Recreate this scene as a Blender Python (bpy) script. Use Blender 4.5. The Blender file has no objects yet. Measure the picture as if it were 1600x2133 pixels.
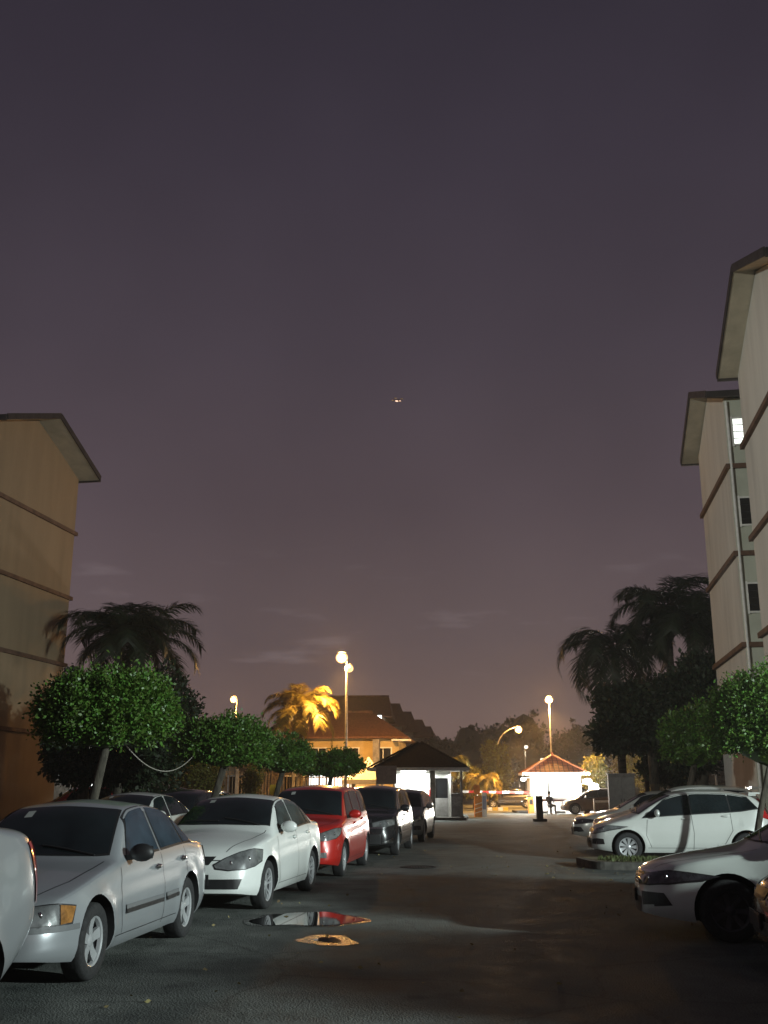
import bpy, bmesh, math, random
import numpy as np
from mathutils import Vector, Matrix
from mathutils.bvhtree import BVHTree
S = bpy.context.scene
COL = S.collection
R = math.radians
rng = np.random.default_rng(7)
random.seed(7)

# ------------------------------------------------------------------ camera, sky, key light, exposure
CAM_H = 1.57
PITCH = math.atan(573.5 / 2150)
cam_d = bpy.data.cameras.new('camera'); cam = bpy.data.objects.new('camera', cam_d); COL.objects.link(cam)
cam.location = (0, 0, CAM_H); cam.rotation_euler = (R(90) + PITCH, 0, 0)
cam_d.sensor_fit = 'VERTICAL'; cam_d.sensor_height = 24.0; cam_d.lens = 24.0 * 2150 / 2133
cam_d.clip_start = 0.05; cam_d.clip_end = 3000
S.camera = cam
S.view_settings.view_transform = 'Standard'; S.view_settings.look = 'None'
S.view_settings.exposure = 0; S.view_settings.gamma = 1
S.cycles.use_denoising = True
S.cycles.max_bounces = 6; S.cycles.transparent_max_bounces = 6
S.cycles.sample_clamp_indirect = 4.0

W = bpy.data.worlds.new('World'); S.world = W; W.use_nodes = True
nt = W.node_tree; nt.nodes.clear()
def N(t, nt=nt, **kw):
    n = nt.nodes.new(t)
    for k, v in kw.items(): setattr(n, k, v)
    return n
out = N('ShaderNodeOutputWorld'); bg = N('ShaderNodeBackground')
tc = N('ShaderNodeTexCoord'); sep = N('ShaderNodeSeparateXYZ')
nt.links.new(tc.outputs['Generated'], sep.inputs[0])
ramp = N('ShaderNodeValToRGB'); cr = ramp.color_ramp
stops = [(0.0, (.175, .112, .095)), (.06, (.158, .107, .100)), (.14, (.118, .087, .093)), (.26, (.082, .061, .073)),
         (.40, (.058, .045, .060)), (.55, (.040, .032, .046)), (.70, (.027, .023, .034)), (1.0, (.016, .014, .022))]
while len(cr.elements) < len(stops): cr.elements.new(.5)
for e, (p_, c_) in zip(cr.elements, stops): e.position = p_; e.color = (*c_, 1)
nt.links.new(sep.outputs['Z'], ramp.inputs[0])
# thin wisps of night cloud and uneven city glow
mp = N('ShaderNodeMapping'); mp.inputs['Scale'].default_value = (4.5, 4.5, 24.0)
nt.links.new(tc.outputs['Generated'], mp.inputs[0])
no = N('ShaderNodeTexNoise'); no.inputs['Scale'].default_value = 2.2; no.inputs['Detail'].default_value = 7; no.inputs['Roughness'].default_value = .55
nt.links.new(mp.outputs[0], no.inputs['Vector'])
r2 = N('ShaderNodeValToRGB'); r2.color_ramp.elements[0].position = .60; r2.color_ramp.elements[1].position = .80
r2.color_ramp.elements[0].color = (0, 0, 0, 1); r2.color_ramp.elements[1].color = (.085, .075, .078, 1)
nt.links.new(no.outputs['Fac'], r2.inputs[0])
band = N('ShaderNodeMapRange'); band.inputs[1].default_value = .26; band.inputs[2].default_value = .13
nt.links.new(sep.outputs['Z'], band.inputs[0])
mulc = N('ShaderNodeMixRGB', blend_type='MULTIPLY'); mulc.inputs[0].default_value = 1
nt.links.new(r2.outputs[0], mulc.inputs[1]); nt.links.new(band.outputs[0], mulc.inputs[2])
no2 = N('ShaderNodeTexNoise'); no2.inputs['Scale'].default_value = 3.0; no2.inputs['Detail'].default_value = 3
nt.links.new(tc.outputs['Generated'], no2.inputs['Vector'])
mr2 = N('ShaderNodeMapRange'); mr2.inputs[1].default_value = .3; mr2.inputs[2].default_value = .7; mr2.inputs[3].default_value = .88; mr2.inputs[4].default_value = 1.12
nt.links.new(no2.outputs['Fac'], mr2.inputs[0])
mul2 = N('ShaderNodeMixRGB', blend_type='MULTIPLY'); mul2.inputs[0].default_value = 1
nt.links.new(ramp.outputs[0], mul2.inputs[1]); nt.links.new(mr2.outputs[0], mul2.inputs[2])
add = N('ShaderNodeMixRGB', blend_type='ADD'); add.inputs[0].default_value = 1
nt.links.new(mul2.outputs[0], add.inputs[1]); nt.links.new(mulc.outputs[0], add.inputs[2])
sky = N('ShaderNodeTexSky'); sky.sky_type = 'NISHITA'; sky.sun_disc = False
sky.sun_elevation = R(-8); sky.sun_rotation = R(200)
sk = N('ShaderNodeMixRGB', blend_type='ADD'); sk.inputs[0].default_value = .05
nt.links.new(add.outputs[0], sk.inputs[1]); nt.links.new(sky.outputs[0], sk.inputs[2])
nt.links.new(sk.outputs[0], bg.inputs[0]); bg.inputs[1].default_value = 1.0
nt.links.new(bg.outputs[0], out.inputs[0])

SODIUM = (1.0, .50, .13); LED = (.86, 1.0, .97); TUBE = (.93, 1.0, .95)
def lamp(name, loc, power, color, radius=.15, parent=None, kind='POINT', rot=None, size=None, size_y=None, spot=None):
    d = bpy.data.lights.new(name, kind); d.energy = power; d.color = color
    if kind in ('POINT', 'SPOT'): d.shadow_soft_size = radius
    if kind == 'AREA': d.shape = 'RECTANGLE'; d.size = size; d.size_y = size_y
    if spot: d.spot_size = R(spot); d.spot_blend = .6
    o = bpy.data.objects.new(name, d); COL.objects.link(o); o.location = loc
    if rot: o.rotation_euler = rot
    if parent: o.parent = parent
    return o

# ------------------------------------------------------------------ photo geometry helpers (numbers only)
def ray(x, y):
    a = (x - 800) / 2150; b = (1066.5 - y) / 2150
    return Vector((a, math.cos(PITCH) - b * math.sin(PITCH), math.sin(PITCH) + b * math.cos(PITCH)))
def at(x, y, Y):
    d = ray(x, y); t = Y / d.y
    return Vector((d.x * t, Y, CAM_H + d.z * t))
def gnd(x, y, z=0):
    d = ray(x, y); t = (z - CAM_H) / d.z
    return Vector((d.x * t, d.y * t, z))

# ------------------------------------------------------------------ materials
MATS = {}
def mat(name, color, rough=.6, metal=0.0, coat=0.0, nscale=0, namp=.15, bump=0.0, bscale=40, emit=None, estr=0, spec=.5,
        color2=None, stretch=None, trans=0, island=0, sheen=0):
    if name in MATS: return MATS[name]
    m = bpy.data.materials.new(name); m.use_nodes = True; t = m.node_tree
    b = t.nodes['Principled BSDF']
    b.inputs['Base Color'].default_value = (*color, 1); b.inputs['Roughness'].default_value = rough
    b.inputs['Metallic'].default_value = metal; b.inputs['Coat Weight'].default_value = coat
    b.inputs['Coat Roughness'].default_value = .04; b.inputs['Specular IOR Level'].default_value = spec
    if trans: b.inputs['Transmission Weight'].default_value = trans
    if emit: b.inputs['Emission Color'].default_value = (*emit, 1); b.inputs['Emission Strength'].default_value = estr
    g = t.nodes.new('ShaderNodeTexCoord'); src = g.outputs['Object']
    if stretch:
        q = t.nodes.new('ShaderNodeMapping'); q.inputs['Scale'].default_value = stretch
        t.links.new(src, q.inputs[0]); src = q.outputs[0]
    if nscale:
        n = t.nodes.new('ShaderNodeTexNoise'); n.inputs['Scale'].default_value = nscale; n.inputs['Detail'].default_value = 6
        n.inputs['Roughness'].default_value = .6
        t.links.new(src, n.inputs['Vector'])
        mx = t.nodes.new('ShaderNodeMixRGB')
        c2 = color2 or tuple(max(0, c * (1 - 2 * namp)) for c in color)
        c1 = color if color2 else tuple(c * (1 + namp) for c in color)
        mx.inputs[1].default_value = (*c1, 1); mx.inputs[2].default_value = (*c2, 1)
        rp = t.nodes.new('ShaderNodeMapRange'); rp.inputs[1].default_value = .35; rp.inputs[2].default_value = .68
        t.links.new(n.outputs['Fac'], rp.inputs[0]); t.links.new(rp.outputs[0], mx.inputs[0])
        t.links.new(mx.outputs[0], b.inputs['Base Color'])
        rr = t.nodes.new('ShaderNodeMapRange'); dr = .02 if (coat or metal > .8) else .12 * (rough > .1)
        rr.inputs[3].default_value = max(.02, rough - dr); rr.inputs[4].default_value = min(1, rough + dr)
        t.links.new(n.outputs['Fac'], rr.inputs[0]); t.links.new(rr.outputs[0], b.inputs['Roughness'])
    if island:
        gi = t.nodes.new('ShaderNodeNewGeometry')
        hs = t.nodes.new('ShaderNodeHueSaturation'); hs.inputs['Color'].default_value = (*color, 1)
        v = t.nodes.new('ShaderNodeMapRange'); v.inputs[3].default_value = 1 - island; v.inputs[4].default_value = 1 + island
        hh = t.nodes.new('ShaderNodeMapRange'); hh.inputs[3].default_value = .47; hh.inputs[4].default_value = .52
        t.links.new(gi.outputs['Random Per Island'], v.inputs[0]); t.links.new(gi.outputs['Random Per Island'], hh.inputs[0])
        t.links.new(v.outputs[0], hs.inputs['Value']); t.links.new(hh.outputs[0], hs.inputs['Hue'])
        t.links.new(hs.outputs[0], b.inputs['Base Color'])
        tr = t.nodes.new('ShaderNodeBsdfTranslucent'); t.links.new(hs.outputs[0], tr.inputs[0])
        ms = t.nodes.new('ShaderNodeMixShader'); ms.inputs[0].default_value = .25
        t.links.new(b.outputs[0], ms.inputs[1]); t.links.new(tr.outputs[0], ms.inputs[2])
        t.links.new(ms.outputs[0], t.nodes['Material Output'].inputs[0])
    if bump:
        n = t.nodes.new('ShaderNodeTexNoise'); n.inputs['Scale'].default_value = bscale; n.inputs['Detail'].default_value = 5
        t.links.new(src, n.inputs['Vector'])
        bp = t.nodes.new('ShaderNodeBump'); bp.inputs['Strength'].default_value = bump; bp.inputs['Distance'].default_value = .02
        t.links.new(n.outputs['Fac'], bp.inputs['Height']); t.links.new(bp.outputs[0], b.inputs['Normal'])
    MATS[name] = m
    return m

def asphalt_mat():
    m = bpy.data.materials.new('asphalt'); m.use_nodes = True; t = m.node_tree; b = t.nodes['Principled BSDF']
    L = t.links.new
    g = t.nodes.new('ShaderNodeTexCoord')
    def noise(s, d=6, r=.6):
        n = t.nodes.new('ShaderNodeTexNoise'); n.inputs['Scale'].default_value = s; n.inputs['Detail'].default_value = d; n.inputs['Roughness'].default_value = r
        L(g.outputs['Object'], n.inputs['Vector']); return n
    n1 = noise(.22, 4); n2 = noise(1.6, 6); n3 = noise(55, 4, .7); n4 = noise(9, 5)
    r1 = t.nodes.new('ShaderNodeValToRGB'); r1.color_ramp.elements[0].position = .35; r1.color_ramp.elements[1].position = .68
    r1.color_ramp.elements[0].color = (.056, .062, .060, 1); r1.color_ramp.elements[1].color = (.195, .206, .192, 1)
    a = t.nodes.new('ShaderNodeMath'); a.operation = 'MULTIPLY_ADD'; a.inputs[1].default_value = .45
    L(n1.outputs['Fac'], a.inputs[0])
    a2 = t.nodes.new('ShaderNodeMath'); a2.operation = 'MULTIPLY'; a2.inputs[1].default_value = .55; L(n2.outputs['Fac'], a2.inputs[0]); L(a2.outputs[0], a.inputs[2])
    L(a.outputs[0], r1.inputs[0])
    sp = t.nodes.new('ShaderNodeMixRGB'); sp.blend_type = 'OVERLAY'; sp.inputs[0].default_value = .85
    L(r1.outputs[0], sp.inputs[1]); L(n3.outputs['Fac'], sp.inputs[2]); 
    wp = t.nodes.new('ShaderNodeMixRGB'); wp.blend_type = 'ADD'; wp.inputs[0].default_value = .55; nw = noise(1.1, 5); L(g.outputs['Object'], wp.inputs[1]); L(nw.outputs['Color'], wp.inputs[2])
    vc = t.nodes.new('ShaderNodeTexVoronoi'); vc.feature = 'DISTANCE_TO_EDGE'; vc.inputs['Scale'].default_value = .42; L(wp.outputs[0], vc.inputs['Vector'])
    ck = t.nodes.new('ShaderNodeMapRange'); ck.inputs[1].default_value = .002; ck.inputs[2].default_value = .012; ck.inputs[3].default_value = .74; ck.inputs[4].default_value = 1.0; L(vc.outputs['Distance'], ck.inputs[0])
    ns = noise(.9, 3); st = t.nodes.new('ShaderNodeMapRange'); st.inputs[1].default_value = .62; st.inputs[2].default_value = .72; st.inputs[3].default_value = 1.0; st.inputs[4].default_value = .6; L(ns.outputs['Fac'], st.inputs[0])
    m1 = t.nodes.new('ShaderNodeMath'); m1.operation = 'MULTIPLY'; L(ck.outputs[0], m1.inputs[0]); L(st.outputs[0], m1.inputs[1])
    m2 = t.nodes.new('ShaderNodeMixRGB'); m2.blend_type = 'MULTIPLY'; m2.inputs[0].default_value = 1; L(sp.outputs[0], m2.inputs[1]); L(m1.outputs[0], m2.inputs[2]); L(m2.outputs[0], b.inputs['Base Color'])
    rr = t.nodes.new('ShaderNodeMapRange'); rr.inputs[1].default_value = .3; rr.inputs[2].default_value = .7; rr.inputs[3].default_value = .6; rr.inputs[4].default_value = .9
    L(n2.outputs['Fac'], rr.inputs[0]); L(rr.outputs[0], b.inputs['Roughness'])
    b.inputs['Specular IOR Level'].default_value = .05
    bp = t.nodes.new('ShaderNodeBump'); bp.inputs['Strength'].default_value = .8; bp.inputs['Distance'].default_value = .012
    vm = t.nodes.new('ShaderNodeTexVoronoi'); vm.inputs['Scale'].default_value = 60; L(g.outputs['Object'], vm.inputs['Vector'])
    ad = t.nodes.new('ShaderNodeMath'); ad.operation = 'ADD'; L(n3.outputs['Fac'], ad.inputs[0]); L(vm.outputs['Distance'], ad.inputs[1])
    ad2 = t.nodes.new('ShaderNodeMath'); ad2.operation = 'MULTIPLY_ADD'; ad2.inputs[1].default_value = 1.2; L(n4.outputs['Fac'], ad2.inputs[0]); L(ad.outputs[0], ad2.inputs[2])
    L(ad2.outputs[0], bp.inputs['Height']); L(bp.outputs[0], b.inputs['Normal'])
    return m
M_ASPH = asphalt_mat()
M_KERB = mat('kerb concrete', (.085, .08, .07), .85, nscale=6, namp=.25, bump=.4)
M_CONC = mat('concrete', (.30, .28, .25), .85, nscale=4, namp=.2, bump=.3)
M_SOIL = mat('dry soil', (.17, .15, .085), .95, nscale=5, namp=.3, bump=.8, bscale=25)
M_WALLL = mat('beige rendered wall', (.30, .215, .13), .9, nscale=1.3, namp=.06, bump=.12, bscale=90, stretch=(1, 1, .14))
M_WALLR = mat('cream rendered wall', (.63, .61, .56), .9, nscale=1.3, namp=.07, bump=.12, bscale=90, stretch=(1, 1, .14))
M_WALLG = mat('side wall with greenish light', (.50, .52, .44), .9, nscale=.7, namp=.08, bump=.1, bscale=90)  # greenish light on this side is put into the wall colour
M_LEDGE = mat('brown painted ledge', (.13, .07, .045), .8, nscale=3, namp=.2)
M_SOFFIT = mat('soffit board', (.48, .42, .32), .85, nscale=1.5, namp=.1)
M_FASCIA = mat('dark fascia', (.035, .028, .025), .6, nscale=3, namp=.2)
M_ROOF = mat('dark clay roof', (.13, .055, .04), .8, nscale=3, namp=.3, bump=.4, bscale=14)
M_DARKGLASS = mat('dark glass', (.012, .014, .016), .06, spec=.6)
M_METAL = mat('galvanised steel', (.45, .44, .42), .45, .7, nscale=8, namp=.15)
M_BLACK = mat('black plastic', (.015, .015, .016), .5, nscale=30, namp=.1)
M_RUBBER = mat('tyre rubber', (.018, .018, .019), .85, nscale=40, namp=.2, bump=.2)
M_WELL = mat('wheel well dark', (.010, .010, .011), .95)
M_CHROME = mat('chrome', (.75, .75, .75), .15, 1.0)
M_ALLOY = mat('alloy rim', (.42, .43, .44), .32, .35, coat=.5)
M_ALLOYD = mat('dark rim recess', (.05, .05, .055), .5, .3)
M_WHITEP = mat('white painted metal', (.75, .75, .72), .4, nscale=6, namp=.06)
M_BARK = mat('tree bark', (.07, .06, .045), .95, nscale=9, namp=.35, bump=.9, bscale=22, stretch=(1, 1, .3))
M_BARKP = mat('palm trunk', (.05, .04, .028), .95, nscale=6, namp=.35, bump=.9, bscale=16, stretch=(.4, .4, 2.2))
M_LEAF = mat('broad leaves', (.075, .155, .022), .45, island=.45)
M_LEAFD = mat('unlit dark leaves', (.020, .034, .012), .6, island=.45)  # dim copy of the leaves, night shade put into the colour
M_LEAFY = mat('lamplit leaves', (.16, .16, .03), .55, island=.45)  # lit copy of the leaves, orange lamplight put into the colour
M_PALM = mat('palm fronds', (.020, .030, .012), .55, island=.35)  # darkened in colour so the fronds look unlit
M_PALMY = mat('lamplit palm fronds', (.25, .205, .05), .55, island=.35)  # lit copy of the fronds, lamp glow put into the colour
M_GRASS = mat('grass blades', (.085, .105, .035), .7, island=.5)

# ------------------------------------------------------------------ mesh helpers
class MB:
    def __init__(s): s.v = []; s.f = []; s.m = []; s.mats = []
    def mi(s, m):
        if m not in s.mats: s.mats.append(m)
        return s.mats.index(m)
    def add(s, vs, fs, m):
        o = len(s.v); s.v += [tuple(v) for v in vs]; k = s.mi(m)
        for f in fs: s.f.append(tuple(i + o for i in f)); s.m.append(k)
    def box(s, c, d, m, rz=0, M=None):
        x, y, z = d[0] / 2, d[1] / 2, d[2] / 2
        T = M or (Matrix.Translation(c) @ Matrix.Rotation(rz, 4, 'Z'))
        vs = [T @ Vector((i * x, j * y, k * z)) for i in (-1, 1) for j in (-1, 1) for k in (-1, 1)]
        s.add(vs, [(0, 1, 3, 2), (4, 6, 7, 5), (0, 4, 5, 1), (2, 3, 7, 6), (0, 2, 6, 4), (1, 5, 7, 3)], m)
        return s
    def bar(s, a, b, w, h, m):
        a = Vector(a); b = Vector(b); d = b - a; L = d.length
        q = d.to_track_quat('X', 'Z').to_matrix().to_4x4()
        T = Matrix.Translation((a + b) / 2) @ q
        return s.box(None, (L, w, h), m, M=T)
    def tube(s, path, rad, m, n=8, cap=True):
        P = [Vector(p) for p in path]
        if not hasattr(rad, '__len__'): rad = [rad] * len(P)
        vs = []; fs = []
        for i, p in enumerate(P):
            d = (P[min(i + 1, len(P) - 1)] - P[max(i - 1, 0)])
            q = d.to_track_quat('Z', 'X')
            for k in range(n):
                a = 2 * math.pi * k / n
                vs.append(p + q @ Vector((math.cos(a) * rad[i], math.sin(a) * rad[i], 0)))
        for i in range(len(P) - 1):
            for k in range(n):
                fs.append((i * n + k, i * n + (k + 1) % n, (i + 1) * n + (k + 1) % n, (i + 1) * n + k))
        if cap: fs.append(tuple(reversed(range(n)))); fs.append(tuple(range((len(P) - 1) * n, len(P) * n)))
        s.add(vs, fs, m); return s
    def lathe(s, prof, m, n=20, T=None, close=False):
        # profile (radius, z) round local z
        T = T or Matrix.Identity(4); vs = []; fs = []; K = len(prof)
        for k in range(n):
            a = 2 * math.pi * k / n
            for r, z in prof: vs.append(T @ Vector((r * math.cos(a), r * math.sin(a), z)))
        for k in range(n):
            for i in range(K - (0 if close else 1)):
                j = (i + 1) % K
                fs.append((k * K + i, ((k + 1) % n) * K + i, ((k + 1) % n) * K + j, k * K + j))
        s.add(vs, fs, m); return s
    def sphere(s, c, r, m, n=12, sc=(1, 1, 1)):
        pr = [(math.sin(math.pi * i / n) * r, -math.cos(math.pi * i / n) * r) for i in range(n + 1)]
        pr[0] = (1e-4, -r); pr[-1] = (1e-4, r)
        T = Matrix.Translation(c) @ Matrix.Diagonal((*sc, 1))
        return s.lathe(pr, m, n * 2, T)
    def prism(s, poly, z0, z1, m, T=None):
        T = T or Matrix.Identity(4); n = len(poly)
        vs = [T @ Vector((x, y, z0)) for x, y in poly] + [T @ Vector((x, y, z1)) for x, y in poly]
        s.add(vs, [tuple(reversed(range(n))), tuple(range(n, 2 * n))] + [(i, (i + 1) % n, n + (i + 1) % n, n + i) for i in range(n)], m)
        return s
    def build(s, name, parent=None, smooth=None, loc=None, fixn=True):
        me = bpy.data.meshes.new(name); me.from_pydata(s.v, [], s.f)
        for m in s.mats: me.materials.append(m)
        me.polygons.foreach_set('material_index', s.m); me.update()
        if fixn:
            bm = bmesh.new(); bm.from_mesh(me); bmesh.ops.recalc_face_normals(bm, faces=bm.faces); bm.to_mesh(me); bm.free()
        if smooth:
            me.polygons.foreach_set('use_smooth', [True] * len(me.polygons)); me.set_sharp_from_angle(angle=R(smooth))
        o = bpy.data.objects.new(name, me); COL.objects.link(o)
        if parent: o.parent = parent
        if loc: o.location = loc
        return o
def tag(o, label=None, cat=None, group=None, kind=None):
    if label: o['label'] = label
    if cat: o['category'] = cat
    if group: o['group'] = group
    if kind: o['kind'] = kind
    return o
def empty(name, loc, rz=0, **k):
    o = bpy.data.objects.new(name, None); COL.objects.link(o); o.location = loc; o.rotation_euler = (0, 0, rz)
    o.empty_display_size = .2
    return tag(o, **k)
def copy_tree(o, loc, rz, label, parent=None):
    c = o.copy(); COL.objects.link(c)
    if parent: c.parent = parent
    else: c.location = loc; c.rotation_euler = (0, 0, rz); c['label'] = label
    for ch in [q for q in bpy.data.objects if q.parent == o]: copy_tree(ch, None, 0, None, c)
    return c

# ------------------------------------------------------------------ the setting: ground, verge, kerbs, puddles
TH = R(9.4)
U = Vector((math.sin(TH), math.cos(TH), 0)); V = Vector((math.cos(TH), -math.sin(TH), 0))   # along / across the road
def rd(s, l, z=0): return U * s + V * l + Vector((0, 0, z))
def sheet(name, poly, z, m, kind='structure', sub=0, parent=None):
    mb = MB(); n = len(poly); mb.add([(x, y, z) for x, y in poly], [tuple(range(n))], m)
    o = mb.build(name, parent)
    if o.data.polygons[0].normal.z < 0: o.data.flip_normals()
    if kind: o['kind'] = kind
    return o
sheet('ground', [(-240, -60), (240, -60), (240, 260), (-240, 260)], -.004, mat('distant ground', (.035, .04, .02), .95, nscale=.05, namp=.3))
sheet('road', [(-40, -12), (45, -12), (45, 130), (-40, 130)], 0.0, M_ASPH)

def kerb_island(name, poly, h, top, label=None):
    # raised island with a real kerb edge and soil sheet on top
    mb = MB(); mb.prism(poly, 0.0, h, M_KERB); o = mb.build(name); o['kind'] = 'structure'
    c = Vector((sum(p[0] for p in poly) / len(poly), sum(p[1] for p in poly) / len(poly)))
    ins = [(c.x + (x - c.x) * (1 - .14 / max(.3, (Vector((x, y)) - c).length)), c.y + (y - c.y) * (1 - .14 / max(.3, (Vector((x, y)) - c).length))) for x, y in poly]
    return o, sheet(name.replace('kerb', 'bed'), ins, h + .004, top)
def rounded(pts, r=.5, n=6):
    res = []
    K = len(pts)
    for i in range(K):
        p = Vector(pts[i]); a = Vector(pts[i - 1]); b = Vector(pts[(i + 1) % K])
        da = (a - p).normalized() * r; db = (b - p).normalized() * r
        for k in range(n + 1):
            t = k / n; res.append(tuple((1 - t) ** 2 * (p + da) + 2 * t * (1 - t) * p + t * t * (p + db)))
    return res
isl = rounded([(4.05, 22.75), (22, 19.9), (22, 16.8), (9.0, 18.6), (6.4, 20.3), (4.4, 21.6)], .35)
isl = rounded([(4.0, 23.0), (20, 20.6), (20, 18.4), (7.5, 20.4), (4.15, 21.5)], .3)
kerb_island('kerb_island', isl, .15, M_SOIL)
vg = [tuple((rd(s, l).x, rd(s, l).y)) for s, l in ((6, -7.55), (62, -7.75), (62, -9.35), (6, -9.35))]
kerb_island('kerb_verge', vg, .13, M_SOIL)

def grass(name, spots, n, hmin, hmax, wd=.012):
    P = []; F = []
    for i in range(n):
        x, y, z, sp = spots[i % len(spots)]
        a = rng.uniform(0, 6.28); r = sp * math.sqrt(rng.uniform(0, 1))
        bx, by = x + r * math.cos(a) * 1.0, y + r * math.sin(a) * .6
        hh = rng.uniform(hmin, hmax); d = rng.uniform(0, 6.28); le = hh * rng.uniform(.2, .7)
        c, s_ = math.cos(d), math.sin(d); k = len(P)
        P += [(bx - s_ * wd, by + c * wd, z), (bx + s_ * wd, by - c * wd, z), (bx + c * le * .4 + s_ * wd * .7, by + s_ * le * .4 - c * wd * .7, z + hh * .6),
              (bx + c * le * .4 - s_ * wd * .7, by + s_ * le * .4 + c * wd * .7, z + hh * .6), (bx + c * le, by + s_ * le, z + hh)]
        F += [(k, k + 1, k + 2, k + 3), (k + 3, k + 2, k + 4)]
    mb = MB(); mb.add(P, F, M_GRASS); o = mb.build(name, fixn=False)
    return o
sp = [(rng.uniform(4.6, 16), 0, .15, .35) for _ in range(160)]
sp = [(x, 22.15 - (x - 4.6) * .165 + rng.uniform(-.6, .45), .15, s) for x, _, _, s in sp]
tag(grass('grass', sp, 8000, .03, .10), 'short patchy grass growing along the top of the kerbed island under the white hatchback', 'grass', kind='stuff')
sp = [(7.8 + rng.uniform(-.8, .9), 21.6 + rng.uniform(-.25, .35), .15, .25) for _ in range(30)]
tag(grass('weeds', sp, 1700, .10, .36, .012), 'taller bright green weeds round the foot of the island tree', 'weeds', kind='stuff')
sp = [(rd(rng.uniform(8, 60), rng.uniform(-9.2, -7.8))) for _ in range(150)]
tag(grass('verge_grass', [(q.x, q.y, .13, .4) for q in sp], 5000, .04, .16), 'rough grass in the kerbed strip under the left row of trees', 'grass', kind='stuff')

# puddles: thin sheets of still water with a wet rim
M_WATER = mat('still water', (.006, .007, .008), .03, spec=.6)
M_WET = mat('wet asphalt rim', (.012, .012, .011), .26, spec=.6, nscale=34, namp=.3, bump=1.0, bscale=30)
def puddle(name, c, a, b, rz, seed, rim=1.18, hole=None):
    r_ = random.Random(seed); n = 56
    ph = [r_.uniform(0, 6.28) for _ in range(5)]
    def pr(k, sc, off=0):
        t = 2 * math.pi * k / n
        w = sc * (1 + .10 * math.sin(2 * t + ph[0]) + .09 * math.sin(3 * t + ph[1]) + .06 * math.sin(5 * t + ph[2]) + .035 * math.sin(9 * t + ph[3] + off))
        x = a * w * math.cos(t); y = b * w * math.sin(t)
        return (c[0] + x * math.cos(rz) - y * math.sin(rz), c[1] + x * math.sin(rz) + y * math.cos(rz))
    sheet(name + '_rim', [pr(k, rim, 1) for k in range(n)], .0045, M_WET)
    sheet(name, [pr(k, 1) for k in range(n)], .009, M_WATER)
puddle('puddle', (-.95, 13.55), .60, .72, .1, 3, 1.12)
puddle('puddle_small', (-.60, 11.75), .14, .18, .2, 5, 2.2)

# manhole cover
mb = MB(); mb.lathe([(.0001, .010), (.27, .010), (.28, .006), (.30, .006), (.31, .014), (.36, .014), (.37, .002)], mat('cast iron', (.03, .028, .026), .55, .6, nscale=30, namp=.3, bump=.5, bscale=60), 28)
for k in range(-4, 5):
    for j in range(-4, 5):
        if k * k + j * j < 17: mb.box((k * .055, j * .055, .0125), (.03, .03, .006), MATS['cast iron'])
mb.build('manhole_cover', loc=(.70, 22.1, .001)); tag(bpy.data.objects['manhole_cover'], 'round iron manhole cover set in the road past the puddles', 'manhole cover')

exec_objects = True
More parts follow.
